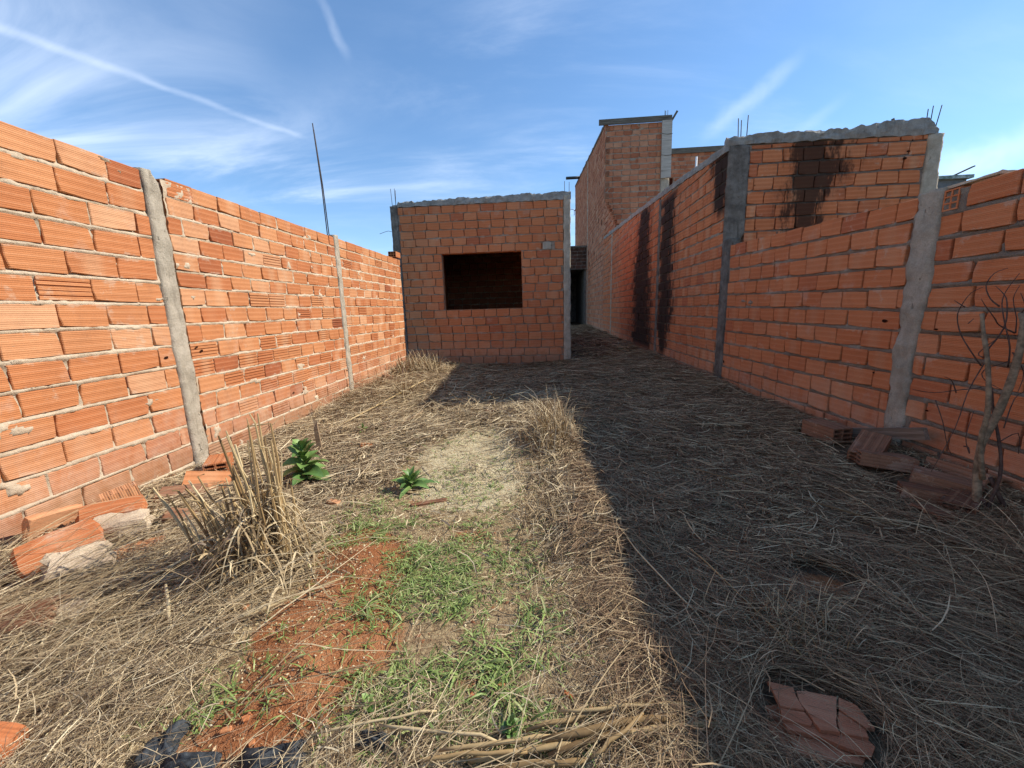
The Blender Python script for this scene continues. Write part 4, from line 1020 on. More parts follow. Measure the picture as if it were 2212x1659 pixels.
# long wispy seed grass sprawling over the rubble at the near left
def wisps(name, n, boxes, L0, L1, ang0, spread, mat, w0, w1, rise):
    Ps, Ws, Ss = [], [], []
    for (x0, x1, y0, y1, k) in boxes:
        c = int(n * k); x, y = NR.uniform(x0, x1, c), NR.uniform(y0, y1, c)
        ang = ang0 + NR.normal(0, spread, c); L = NR.uniform(L0, L1, c)
        t = np.linspace(0, 1, 7)[None, :]
        bow = NR.normal(0, 0.12, c)[:, None] * t ** 2 * L[:, None]
        X = x[:, None] + L[:, None] * t * np.cos(ang)[:, None] - bow * np.sin(ang)[:, None]
        Y = y[:, None] + L[:, None] * t * np.sin(ang)[:, None] + bow * np.cos(ang)[:, None]
        X = np.clip(X, -2.74, 2.35)
        r = NR.uniform(0.3, 1.0, c)[:, None] * rise
        Z = G(X, Y) + 0.015 + r * L[:, None] * (1.9 * t - 1.6 * t ** 2) + NR.uniform(0, 0.05, c)[:, None]
        P = np.stack([X, Y, np.maximum(Z, G(X, Y) + 0.006)], 2)
        roll = NR.uniform(-1.2, 1.2, c)
        S = np.stack([-np.sin(ang) * np.cos(roll), np.cos(ang) * np.cos(roll), np.sin(roll)], 1)
        Wd = NR.uniform(w0, w1, c)[:, None] * np.clip(y / 1.5, 0.5, 1.0)[:, None] * np.array([1, 1, 0.95, 0.85, 0.7, 0.5, 0.25])[None, :]
        Ps.append(P); Ws.append(Wd); Ss.append(S)
    Ps, Ws, Ss = np.concatenate(Ps), np.concatenate(Ws), np.concatenate(Ss); k = drop_clear(Ps, 0.22)
    o = obj(name, ribbon_mesh(name, Ps[k], Ws[k], Ss[k], M[mat])); o['kind'] = 'stuff'
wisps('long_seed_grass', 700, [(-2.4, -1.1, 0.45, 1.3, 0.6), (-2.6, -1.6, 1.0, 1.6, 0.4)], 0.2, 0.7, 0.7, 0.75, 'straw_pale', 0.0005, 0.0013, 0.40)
wisps('long_seed_grass', 380, [(-2.7, -1.9, 0.7, 1.4, 0.6), (-2.2, -1.2, 0.5, 1.3, 0.4)], 0.5, 0.95, 0.9, 0.4, 'straw_gold', 0.0008, 0.0020, 0.62)
wisps('long_seed_grass', 420, [(1.6, 2.2, 1.0, 1.9, 0.75), (0.9, 1.8, 0.7, 1.3, 0.25)], 0.2, 0.6, 2.2, 1.2, 'straw', 0.0008, 0.0020, 0.30)
wisps('long_seed_grass', 130, [(-2.0, -0.8, 0.5, 1.3, 1.0)], 0.25, 0.6, 0.65, 0.6, 'straw_gold', 0.0016, 0.0034, 0.22)
wisps('long_seed_grass', 240, [(-0.9, 0.4, 0.62, 0.84, 1.0)], 0.2, 0.5, 0.35, 0.5, 'straw_gold', 0.0010, 0.0028, 0.16)

def flakes(name, n, x0, x1, y0, y1, prob, s0, s1, mat):
    x, y = scatter(n, x0, x1, y0, y1, prob); n = len(x); s = NR.uniform(s0, s1, n)
    a = NR.uniform(0, 2 * pi, n); e = NR.uniform(0.3, 1.0, n)
    base = np.array([(-1, 0, 0), (0, -0.6, 0.1), (1, 0, 0), (0, 0.6, -0.05), (0.1, 0, 0.7)])
    c, si = np.cos(a), np.sin(a)
    bx = base[None, :, 0] * s[:, None]; by = base[None, :, 1] * (s * e)[:, None]; bz = base[None, :, 2] * s[:, None] * 0.8
    X = x[:, None] + bx * c[:, None] - by * si[:, None]; Y = y[:, None] + bx * si[:, None] + by * c[:, None]
    Z = G(x, y)[:, None] + bz + 0.001
    V = np.stack([X, Y, Z], 2).reshape(-1, 3); b = np.arange(n)[:, None] * 5
    F = np.concatenate([b + np.array(q)[None, :] for q in ((0, 1, 4), (1, 2, 4), (2, 3, 4), (3, 0, 4))])
    o = obj(name, np_mesh(name, V, F, M[mat])); o['kind'] = 'stuff'
flakes('wood_chips', 42000, -1.9, 0.3, 0.6, 4.2, lambda x, y: np.clip(m_sand(x, y) * 0.8 + 0.16 * m_bare(x, y) + 0.35 * gauss(x, y, -1.3, 1.5, 0.5, 0.8), 0, 1), 0.0025, 0.0075, 'chips')
flakes('soil_crumbs', 26000, -1.6, 0.3, 0.6, 2.8, lambda x, y: np.clip(m_soil(x, y), 0, 1), 0.0012, 0.0045, 'crumbs')

flakes('soil_clods', 900, -1.9, 0.3, 0.7, 4.0, lambda x, y: np.clip(0.7 * m_soil(x, y) + 0.25 * m_bare(x, y), 0, 1), 0.006, 0.014, 'crumbs')
# young green grass: many small tillers, each with a few arching blades
def grass(name, n, x0, x1, y0, y1, prob, h0, h1, w0, w1):
    x, y = scatter(n, x0, x1, y0, y1, prob); nt = len(x); k = 4
    X0, Y0 = np.repeat(x, k), np.repeat(y, k); n = nt * k
    ang = NR.uniform(0, 2 * pi, n); L = NR.uniform(h0, h1, n); t = np.linspace(0, 1, 6)[None, :]
    up_ = NR.uniform(0.35, 1.05, n)[:, None]; droop = NR.uniform(0.5, 1.15, n)[:, None]
    out = L[:, None] * (0.25 * t + 0.75 * t ** 1.6); zz_ = L[:, None] * (up_ * t - droop * 0.75 * t ** 2.3)
    P = np.stack([X0[:, None] + out * np.cos(ang)[:, None], Y0[:, None] + out * np.sin(ang)[:, None], G(X0, Y0)[:, None] + 0.003 + np.maximum(zz_, 0.001)], 2)
    tw = NR.normal(0, 0.35, n)
    S = np.stack([-np.sin(ang) * np.cos(tw), np.cos(ang) * np.cos(tw), np.sin(tw)], 1)
    Wd = NR.uniform(w0, w1, n)[:, None] * np.array([0.55, 0.95, 1.0, 0.85, 0.5, 0.06])[None, :]
    o = obj(name, ribbon_mesh(name, P, Wd, S, M['grass'], True)); o['kind'] = 'stuff'
grass('young_grass', 8200, -1.4, 0.35, 0.72, 1.9, lambda x, y: m_grass(x, y) * 0.75, 0.018, 0.056, 0.0009, 0.0025)
grass('young_grass', 7000, -1.8, 0.25, 1.3, 4.0, lambda x, y: m_grass(x, y) * 0.85, 0.018, 0.055, 0.0010, 0.0026)
grass('young_grass', 150, -1.2, 0.2, 0.78, 1.3, lambda x, y: (m_grass(x, y) > 0.35) * 0.8, 0.06, 0.11, 0.0024, 0.0042)

# ------------------------------------------------------------------ broad-leaved weeds: every leaf a part
def leaf_mesh(L, Wm, arch, mat, r, wavy=0.06, pointed=1.0):
    V, F = [], []; nL, nW = 9, 5
    for i in range(nL):
        t = i / (nL - 1); w = Wm * (sin(pi * min(1, t ** 0.85 * 0.98 + 0.02)) ** 0.8) * (1 - 0.25 * t * pointed) if 0.12 < t < 0.99 else Wm * (0.10 if t <= 0.12 else 0.02)
        xx = L * t * (1 - 0.12 * arch * t); zz_ = L * (0.55 * t - arch * 0.62 * t * t)
        for j in range(nW):
            s = -1 + 2 * j / (nW - 1)
            V.append((xx, s * w, zz_ + abs(s) * w * 0.32 + wavy * w * sin(t * 17 + s * 3 + r.uniform(0, 0.6))))
    for i in range(nL - 1):
        for j in range(nW - 1):
            a = i * nW + j; F.append((a, a + 1, a + nW + 1, a + nW))
    return mesh('leaf', V, F, mat, None, True)
def weed(label, x, y, n, L0, L1, wf, h, seed, name='leafy_weed'):
    r = random.Random(seed); z = float(G(x, y)); root = thing(name, label, 'weed', (x, y, z))
    st = MB().tube([(0, 0, -0.02), (0.004, 0.0, h * 0.5), (0.0, 0.006, h)], [0.006, 0.005, 0.003], 6)
    obj('stem', st.mesh('stem', M['leaf'], True), root)
    for k in range(n):
        a = k * 2.399 + r.uniform(-0.3, 0.3); f = k / max(1, n - 1)
        L = L1 + (L0 - L1) * f; L *= r.uniform(0.85, 1.15)
        lm = leaf_mesh(L, L * wf * r.uniform(0.85, 1.15), r.uniform(0.55, 1.25) * (1.15 - 0.6 * f), M['leaf'], r)
        obj('leaf', lm, root, (0, 0, h * (0.12 + 0.85 * f)), (r.uniform(-0.35, 0.35), -0.75 * f + r.uniform(-0.15, 0.25), a))
    return root
weed('dark green broad leaved weed growing beside the clump of dry stalks', -1.65, 2.42, 26, 0.09, 0.22, 0.30, 0.28, 1)
weed('bright green low leafy rosette on the bare pale patch', -0.87, 2.33, 20, 0.09, 0.18, 0.18, 0.075, 2)
weed('small green seedling with round leaves among grass at the near bottom edge', -0.10, 0.84, 9, 0.022, 0.045, 0.42, 0.05, 3)
weed('tiny pale seedling left of the dense grass near the bottom', -0.52, 0.90, 6, 0.02, 0.034, 0.42, 0.045, 4)
weed('dull green weed against the sunlit wall beyond the wooden stake', -1.74, 3.5, 8, 0.05, 0.10, 0.22, 0.12, 6)

# ------------------------------------------------------------------ clump of standing dry stalks
def stalk_path(r, x, y, lean, a, h, kink):
    pts = []; z = float(G(x, y)) - 0.02
    for i in range(5):
        t = i / 4
        pts.append((x + lean * h * t * cos(a) + kink * sin(t * 5) * 0.02, y + lean * h * t * sin(a) + kink * cos(t * 4) * 0.015, z + h * t * math.sqrt(max(0.05, 1 - lean * lean * 0.6))))
    return pts
clump = thing('dry_grass_clump', 'upright clump of broken dry straw coloured stalks standing before the left wall', 'grass clump', (-1.3, 1.52, float(G(-1.3, 1.52))))
rc = random.Random(91)
for k in range(104):
    if k < 52:      # tall straight group on the right
        x, y = -1.22 + rc.gauss(0, 0.05), 1.50 + rc.gauss(0, 0.05); h = rc.choice((rc.uniform(0.25, 0.5), rc.uniform(0.4, 0.74))); lean, a = rc.uniform(0.0, 0.22), rc.uniform(1.6, 4.4)
    else:           # splayed group leaning left
        x, y = -1.34 + rc.gauss(0, 0.08), 1.52 + rc.gauss(0, 0.06); h = rc.uniform(0.18, 0.5); lean, a = rc.uniform(0.08, 0.52), rc.uniform(2.0, 4.2)
    pts = stalk_path(rc, x, y, lean, a, h, rc.uniform(-1.9, 1.9)); r0 = rc.uniform(0.0035, 0.0078)
    if rc.random() < 0.45:      # snapped top
        p = Vector(pts[-1]); pts.append(tuple(p + Vector((rc.uniform(-0.09, 0.05), rc.uniform(-0.04, 0.04), rc.uniform(-0.05, 0.03)))))
    mb = MB().tube([Vector(p) - clump.location for p in pts], [r0 * (1 - 0.10 * i) * (1.25 if i in (1, 3) else 1) for i in range(len(pts))], 5)
    obj('stalk', mb.mesh('stalk', M['cane']), clump)
n = 900
x, y = -1.30 + NR.normal(0, 0.12, n), 1.51 + NR.normal(0, 0.09, n); ang = NR.uniform(0, 2 * pi, n); L = NR.uniform(0.08, 0.3, n)
t = np.linspace(0, 1, 6)[None, :]; z0 = G(x, y) + NR.uniform(0.0, 0.42, n) * np.exp(-((x + 1.25) / 0.16) ** 2)
P = np.stack([x[:, None] + L[:, None] * t * np.cos(ang)[:, None] * 0.7, y[:, None] + L[:, None] * t * np.sin(ang)[:, None] * 0.7, z0[:, None] + L[:, None] * (NR.uniform(-0.2, 1.0, n)[:, None] * t - 0.8 * t ** 2)], 2)
P[..., 2] = np.maximum(P[..., 2], G(P[..., 0], P[..., 1]) + 0.004)
S = np.stack([-np.sin(ang), np.cos(ang), NR.uniform(-0.8, 0.8, n)], 1)
o = obj('dry_leaves', ribbon_mesh('dry_leaves', P - np.array(clump.location), NR.uniform(0.0015, 0.0042, n)[:, None] * np.array([0.6, 1, 1, 0.8, 0.5, 0.1])[None, :], S, M['straw_gold']), clump); o['kind'] = 'stuff'

def tuft(label, cx, cy, n, h, sp, seed):
    rg = np.random.default_rng(seed); z = float(G(cx, cy)); root = thing('dry_grass_tuft', label, 'grass tuft', (cx, cy, z))
    x, y = cx + rg.normal(0, sp[0], n), cy + rg.normal(0, sp[1], n); ang = rg.uniform(0, 2 * pi, n); L = rg.uniform(0.25, 1.0, n) * h
    t = np.linspace(0, 1, 6)[None, :]
    o_ = L[:, None] * (0.35 * t + 0.6 * t ** 2) * rg.uniform(0.2, 1, n)[:, None]
    P = np.stack([x[:, None] + o_ * np.cos(ang)[:, None], y[:, None] + o_ * np.sin(ang)[:, None], G(x, y)[:, None] + L[:, None] * (1.25 * t - rg.uniform(0.1, 1.0, n)[:, None] * t ** 2.2)], 2)
    P[..., 2] = np.maximum(P[..., 2], G(P[..., 0], P[..., 1]) + 0.004)
    S = np.stack([-np.sin(ang), np.cos(ang), rg.uniform(-0.6, 0.6, n)], 1)
    d = math.hypot(cx, cy); w = rg.uniform(0.0006, 0.0013, n) * max(1.0, d * 0.9)
    me = ribbon_mesh('dry_blades', P - np.array(root.location), w[:, None] * np.array([1, 1, 1, 0.8, 0.55, 0.15])[None, :], S, M['straw_gold'])
    o = obj('dry_blades', me, root); o['kind'] = 'stuff'
tuft('tall sunlit tuft of dry grass standing on the shadow edge before the house', 0.08, 3.25, 620, 0.40, (0.10, 0.26), 1)
tuft('low frayed tuft of dry grass on the shadow edge nearer the camera', 0.02, 2.05, 420, 0.16, (0.08, 0.28), 2)
tuft('brown dry tuft in the shade just beyond the broken clay slabs', 0.80, 1.17, 420, 0.17, (0.10, 0.07), 3)
tuft('small rust coloured tuft alone in the middle of the shaded straw', 0.87, 1.72, 150, 0.09, (0.035, 0.03), 4)
tuft('dark dead tuft in the sun near the left corner of the small house', -1.85, 4.95, 160, 0.34, (0.06, 0.05), 5)
tuft('bleached dry tuft at the foot of the left wall by the house corner', -2.35, 7.0, 420, 0.40, (0.25, 0.25), 6)

# ------------------------------------------------------------------ dry canes, stake, stick
rk = random.Random(17)
def cane(label, group, p0, p1, r0, seed, name='dry_cane', mat='cane', sag=0.0):
    r = random.Random(seed); a, b = Vector(p0), Vector(p1); n = 7; c = (a + b) / 2; pts = []
    for i in range(n):
        t = i / (n - 1); p = a.lerp(b, t); p.z += sag * (1 - (2 * t - 1) ** 2); p += Vector((r.gauss(0, 0.003), r.gauss(0, 0.003), 0)); pts.append(p - c)
    rad = [r0 * (1.18 if i in (2, 5) else 1) * (0.75 if i in (0, n - 1) else 1) for i in range(n)]
    o = obj(name, MB().tube(pts, rad, 7).mesh(name, M[mat], True), None, c); return tag(o, label, 'cane', group)
def gz(x, y, up_=0.0): return (x, y, float(G(x, y)) + up_)
for k, (x0, y0, x1, y1, r0, h) in enumerate([(-0.20, 0.765, 0.08, 0.800, 0.0075, 0.030), (-0.02, 0.800, 0.33, 0.862, 0.0085, 0.045), (-0.06, 0.835, 0.30, 0.905, 0.0055, 0.035), (-0.28, 0.772, 0.02, 0.815, 0.0050, 0.040),
                                            (0.00, 0.775, 0.22, 0.835, 0.0060, 0.035), (-0.45, 0.830, -0.12, 0.800, 0.0040, 0.040), (0.02, 0.870, 0.38, 0.890, 0.0045, 0.050), (-0.15, 0.745, 0.10, 0.760, 0.0070, 0.030),
                                            (0.10, 0.750, 0.24, 0.850, 0.0045, 0.055), (-0.35, 0.745, -0.05, 0.775, 0.0045, 0.045), (0.16, 0.815, 0.46, 0.850, 0.0060, 0.040), (-0.62, 0.800, -0.30, 0.870, 0.0032, 0.045)]):
    cane('thick dry cane lying among the straw along the near bottom edge', 'dry canes along the bottom edge', gz(x0, y0, h), gz(x1, y1, h), r0, 200 + k, sag=0.008)
cane('long brown stick lying on the straw from the leafy weed towards the house', None, gz(-1.62, 2.85, 0.03), gz(-1.32, 4.05, 0.09), 0.011, 250, 'fallen_stick', 'stake')
cane('thin pale stick leaning across the straw heap by the left wall', None, gz(-2.1, 3.7, 0.05), gz(-1.75, 5.6, 0.16), 0.009, 251, 'fallen_stick', 'cane')
cane('snapped pale stalk lying across the foot of the dry clump', None, gz(-1.75, 1.35, 0.06), gz(-1.42, 1.62, 0.16), 0.006, 252, 'fallen_stalk')
cane('single bent stalk pointing down in front of the dry clump', None, gz(-1.52, 1.28, 0.11), gz(-1.36, 1.12, 0.01), 0.0065, 253, 'fallen_stalk')
cane('slender curved pale stem lying on the red soil', None, gz(-1.18, 1.18, 0.02), gz(-0.86, 1.42, 0.03), 0.0045, 254, 'fallen_stalk')
for k, (lab, x0, y0, x1, y1) in enumerate([('curved pale straw stem on the shaded straw, closest to the shadow edge', 0.36, 1.62, 0.52, 1.12), ('straight pale straw stem right of the curved one on the shaded straw', 0.62, 1.55, 0.73, 1.02),
                                           ('short pale stem far out on the shaded straw, beyond the curved one', 0.5, 2.35, 0.56, 1.95), ('long slanting pale stem on the shaded straw towards the brick pile', 0.95, 2.4, 1.6, 1.75)]):
    cane(lab, 'loose stems on the shaded straw', gz(x0, y0, 0.07), gz(x1, y1, 0.06), 0.0028, 260 + k, 'straw_stem')
st = MB()
sv = [(-0.022, -0.012), (0.018, -0.016), (0.024, 0.010), (-0.014, 0.017)]
for i, z in enumerate((-0.05, 0.12, 0.22, 0.285)):
    for j, (a, b) in enumerate(sv): st.v.append((a * (1 - 0.1 * i), b * (1 - 0.1 * i), z + (0.03 * (j - 1.5) if i == 3 else 0)))
for i in range(3):
    for j in range(4): st.f.append((i * 4 + j, i * 4 + (j + 1) % 4, (i + 1) * 4 + (j + 1) % 4, (i + 1) * 4 + j))
st.f.append((12, 13, 14, 15))
tag(obj('wooden_stake', st.mesh('wooden_stake', M['stake']), None, (-1.885, 3.0, float(G(-1.885, 3.0))), (0.03, -0.04, 0.5)), 'splintered wooden stake stuck upright in the ground behind the leafy weed', 'stake')

# ------------------------------------------------------------------ loose bricks and rubble
def lay_brick(label, x, y, z, rot, L=0.24, H=0.14, Dp=0.10, cols=3, rows=3, mat='brick_loose', group=None, roundish=True, name='hollow_brick'):
    o = obj(name, hollow_mesh(L, H, Dp, cols, rows, M[mat], roundish=roundish), None, (x, y, z), rot); return tag(o, label, 'brick', group)
lay_brick('hollow brick lying flat with round holes at the foot of the left pillar', -2.50, 2.66, float(G(-2.5, 2.62)) + 0.055, (pi / 2, 0, radians(-58)), 0.25, 0.15, 0.10, 3, 2, 'brick_chunk')
lay_brick('hollow brick with round holes tilted in front of the left pillar, below another', -2.33, 2.36, float(G(-2.36, 2.4)) + 0.035, (pi / 2 + 0.55, 0.25, radians(35)), 0.26, 0.16, 0.10, 4, 2, 'brick_chunk')
lay_brick('grooved brick half standing against the left wall above the rubble', -2.50, 1.98, float(G(-2.50, 1.98)) + 0.06, (0.25, radians(80), radians(70)), 0.22, 0.16, 0.09, 3, 3, 'brick_chunk')
lay_brick('brown hollow brick nearest the back end of the weathered plank', 2.10, 2.98, float(G(2.1, 2.98)) + 0.075, (pi / 2, 0, radians(-80)), 0.27, 0.15, 0.11, 3, 2)
lay_brick('dark red brick tilted across the front of the weathered plank', 2.07, 2.55, float(G(2.15, 2.62)) + 0.065, (pi / 2 + 0.1, -0.32, radians(40)), 0.27, 0.15, 0.09, 3, 2)
lay_brick('pale topped brick lying below the tilted dark red one', 2.06, 2.42, float(G(2.1, 2.42)) + 0.045, (pi / 2 - 0.12, 0.06, radians(-22)), 0.26, 0.15, 0.08, 3, 2)
lay_brick('flat brick at the back of the pile behind the sapling', 2.12, 2.12, float(G(2.15, 2.14)) + 0.035, (pi / 2, 0.1, radians(-42)), 0.25, 0.13, 0.08, 3, 2)
lay_brick('long flat brick in the middle of the pile left of the sapling', 1.99, 2.04, float(G(2.0, 2.06)) + 0.03, (pi / 2 - 0.1, 0.05, radians(-30)), 0.24, 0.11, 0.08, 3, 2)
lay_brick('short brick poking out of the pile next to the sapling stem', 2.05, 1.95, float(G(2.05, 1.95)) + 0.02, (pi / 2, -0.12, radians(35)), 0.16, 0.12, 0.08, 3, 2)
lay_brick('half buried brick under straw at the front of the pile by the sapling', 1.93, 1.90, float(G(1.95, 1.93)) - 0.01, (pi / 2, 0.15, radians(10)), 0.24, 0.13, 0.09, 3, 2)
lay_brick('brick wedged against the right wall behind the sapling', 2.30, 2.20, float(G(2.28, 2.22)) + 0.02, (pi / 2 + 0.3, 0.05, radians(95)), 0.3, 0.15, 0.1, 3, 2)
pl = MB().box(-0.315, 0.315, -0.014, 0.014, -0.036, 0.036)
tag(obj('wooden_plank', pl.mesh('wooden_plank', M['plank']), None, (2.275, 2.735, 0.655), (0.12, -0.30, radians(-88))), 'weathered grey plank lying at the foot of the right wall pillar', 'plank')

def chunk(name, label, x, y, z, sx, sy, sz, rot, mat, seed, cat='rubble', chips=0.16, group=None):
    r = random.Random(seed); bm = MB(); n = 4
    V, F, ix = [], [], {}
    def vid(i, j, k):
        if (i, j, k) not in ix:
            p = Vector((i / n - 0.5, j / n - 0.5, k / n - 0.5)) * 2
            q = p.normalized(); p = p.lerp(q * 1.15, 0.28)
            f = 1 + chips * float(fbm(p.x * 2 + seed, p.y * 2, p.z * 2, 3))
            ix[(i, j, k)] = len(V); V.append((p.x * sx / 2 * f, p.y * sy / 2 * f, p.z * sz / 2 * f))
        return ix[(i, j, k)]
    for a in range(n):
        for b in range(n):
            F += [(vid(0, a, b), vid(0, a, b + 1), vid(0, a + 1, b + 1), vid(0, a + 1, b)), (vid(n, a, b), vid(n, a + 1, b), vid(n, a + 1, b + 1), vid(n, a, b + 1)),
                  (vid(a, 0, b), vid(a + 1, 0, b), vid(a + 1, 0, b + 1), vid(a, 0, b + 1)), (vid(a, n, b), vid(a, n, b + 1), vid(a + 1, n, b + 1), vid(a + 1, n, b)),
                  (vid(a, b, 0), vid(a, b + 1, 0), vid(a + 1, b + 1, 0), vid(a + 1, b, 0)), (vid(a, b, n), vid(a + 1, b, n), vid(a + 1, b + 1, n), vid(a, b + 1, n))]
    uv = [(v[0] / 0.24 + 0.5, v[1] / 0.14 + 0.5) for v in V]
    return tag(obj(name, mesh(name, V, F, M[mat], uv), None, (x, y, z), rot), label, cat, group)
def shard(name, label, poly, z, th, mat, tiltx=0.0, tilty=0.0, rotz=0.0, loc=None, cat='brick shell', group=None, sub=None):
    """flat broken piece of fired clay; poly in metres about its own centre"""
    b = MB().prism(poly, 0.0, th); uv = [(v[0] / 0.24 + 0.5, v[1] / 0.14 + 0.5) for v in b.v]
    o = obj(name, mesh(name, b.v, b.f, M[mat], uv), None, loc, (tiltx, tilty, rotz)); return tag(o, label, cat, group)
chunk('mortar_lump', 'large pale mortar lump in the rubble at the foot of the left wall', -2.22, 1.72, float(G(-2.22, 1.72)) + 0.085, 0.22, 0.11, 0.11, (0.1, 0.1, 0.6), 'mortar_light', 3)
chunk('mortar_lump', 'pale mortar lump stuck to the broken brick at the far left edge', -2.08, 1.42, float(G(-2.08, 1.42)) + 0.10, 0.20, 0.13, 0.07, (0.5, 0.1, 0.9), 'mortar_light', 4)
chunk('broken_brick', 'big ribbed broken brick leaning on the left wall at the left edge', -2.28, 1.50, float(G(-2.25, 1.45)) + 0.10, 0.28, 0.17, 0.09, (0.62, -0.12, 1.05), 'brick_chunk', 5, 'brick', 0.05)
chunk('broken_brick', 'ribbed broken brick half under the pale mortar lump by the left wall', -2.36, 1.80, float(G(-2.36, 1.8)) + 0.11, 0.26, 0.14, 0.08, (0.3, 0.05, 0.75), 'brick_chunk', 6, 'brick', 0.05)
chunk('broken_brick', 'dark weathered broken brick lying between the left wall and the round holed bricks', -2.36, 2.20, float(G(-2.36, 2.2)) + 0.04, 0.26, 0.14, 0.08, (0.1, 0.1, 0.5), 'brick_loose', 7, 'brick', 0.08)
chunk('broken_brick', 'brown broken brick under dry grass at the left picture edge', -2.0, 1.16, float(G(-2.0, 1.16)) + 0.03, 0.22, 0.14, 0.08, (0.2, -0.1, 0.3), 'brick_loose', 8, 'brick', 0.1)
chunk('broken_brick', 'orange broken brick in the near bottom left corner of the ground', -1.535, 0.725, float(G(-1.53, 0.72)) + 0.03, 0.13, 0.15, 0.08, (0.1, 0.3, 0.2), 'brick_chunk', 9, 'brick', 0.06)
chunk('broken_brick', 'orange flat brick fragment on the ground in front of the leafy weed', -1.30, 2.14, float(G(-1.3, 2.14)) + 0.012, 0.09, 0.04, 0.03, (0, 0, -0.3), 'brick_chunk', 10, 'brick', 0.05)
chunk('broken_brick', 'small orange brick fragment on the straw right of the wooden stake', -1.53, 3.1, float(G(-1.53, 3.1)) + 0.03, 0.10, 0.07, 0.07, (0.1, 0.2, 0.4), 'brick_chunk', 11, 'brick', 0.05)
chunk('broken_brick', 'brown brick fragment at the far end of the pale bare patch', -0.57, 4.15, float(G(-0.57, 4.15)) + 0.03, 0.16, 0.08, 0.06, (0, 0, 0.1), 'brick_loose', 12, 'brick', 0.08)
chunk('broken_brick', 'brick fragment in straw below the left end of the small house wall', -2.4, 8.2, float(G(-2.4, 8.2)) + 0.04, 0.20, 0.10, 0.08, (0, 0.2, 0.2), 'brick_loose', 13, 'brick', 0.08)
chunk('broken_brick', 'brick fragment leaning on the left wall near the house corner', -2.58, 6.2, float(G(-2.58, 6.2)) + 0.07, 0.24, 0.06, 0.13, (0.3, 0.2, 1.2), 'brick_loose', 14, 'brick', 0.05)
chunk('broken_brick', 'thin ribbed brick sliver on the ground below the pale lump by the left wall', -2.02, 1.62, float(G(-2.02, 1.62)) + 0.03, 0.20, 0.07, 0.04, (0.15, 0.1, 0.9), 'brick_chunk', 16, 'brick', 0.08)
chunk('broken_brick', 'split brick corner lying right of the large pale mortar lump', -2.10, 1.92, float(G(-2.1, 1.92)) + 0.03, 0.15, 0.10, 0.06, (0.2, 0.3, 0.4), 'brick_loose', 17, 'brick', 0.1)
chunk('mortar_lump', 'small grey lump lying in straw nearest the camera among the left rubble', -1.88, 1.22, float(G(-1.88, 1.22)) + 0.02, 0.12, 0.09, 0.07, (0.3, 0.1, 0.2), 'mortar_light', 18)
chunk('broken_brick', 'ribbed brick piece standing on edge at the left wall behind the rubble', -2.62, 1.72, float(G(-2.62, 1.72)) + 0.08, 0.22, 0.06, 0.15, (0.2, 0.15, 1.4), 'brick_chunk', 19, 'brick', 0.05)
chunk('clay_fragment', 'rotten red wood or clay fragment lying beside the low leafy rosette', -0.70, 2.14, float(G(-0.7, 2.14)) + 0.004, 0.2, 0.035, 0.016, (0, 0, 0.35), 'brick_loose', 15, 'fragment', 0.2)
for k, (x, y) in enumerate([(-0.86, 0.86), (-0.9, 0.83), (-0.80, 0.80), (-0.14, 0.98), (-0.22, 0.94), (0.12, 0.90), (0.06, 0.95), (-0.62, 0.86), (-1.08, 1.9), (-1.2, 1.28), (-0.4, 0.88)]):
    chunk('brick_chip', 'tiny orange brick chip lying on the soil in the foreground', x, y, float(G(x, y)) + 0.004, rk.uniform(0.014, 0.03), rk.uniform(0.01, 0.02), 0.012, (rk.uniform(-0.3, 0.3), 0, rk.uniform(0, 3)), 'brick_chunk', 30 + k, 'brick chip', 0.15, 'brick chips in the foreground')

# stack of broken clay shells, bottom right
def world_shard(name, label, poly, z, th, lift=(0, 0), parent=None, seed=0):
    r = random.Random(seed); pts = []
    for i, p in enumerate(poly):
        q = poly[(i + 1) % len(poly)]; L = math.hypot(q[0] - p[0], q[1] - p[1]); k = max(1, int(L / 0.018))
        for j in range(k):
            t = j / k; jit = 0.0016 if j else 0
            pts.append((p[0] + (q[0] - p[0]) * t + r.uniform(-jit, jit), p[1] + (q[1] - p[1]) * t + r.uniform(-jit, jit)))
    cx, cy = sum(p[0] for p in pts) / len(pts), sum(p[1] for p in pts) / len(pts)
    ar = sum(pts[i][0] * pts[(i + 1) % len(pts)][1] - pts[(i + 1) % len(pts)][0] * pts[i][1] for i in range(len(pts)))
    if ar < 0: pts.reverse()
    b = MB().prism([(p[0] - cx, p[1] - cy) for p in pts], lambda x, y: lift[0] * x + lift[1] * y - th, lambda x, y: lift[0] * x + lift[1] * y)
    uv = [(v[0] / 0.24 + 0.5, (v[1] + 0.35 * v[0]) / 0.14 + 0.5) for v in b.v]
    loc = Vector((cx, cy, z))
    o = obj(name, mesh(name, b.v, b.f, M['clay_shell'], uv), parent, loc - (parent.location if parent else Vector((0, 0, 0))))
    if label: tag(o, label, 'brick shell')
    return o
M['clay_shell'] = brick_mat('clay_shell', [(0, (0.42, 0.165, 0.085)), (0.5, (0.48, 0.20, 0.105)), (1, (0.52, 0.235, 0.13))], pale=0.0, grime=0.3, ribs=24.0, rib_tint=0.12, foot=0.0, film=0.15)
top = thing('clay_slab', 'cracked ribbed clay slab on top of the broken slab stack at bottom right', 'brick shell', (0.69, 0.88, 0.525))
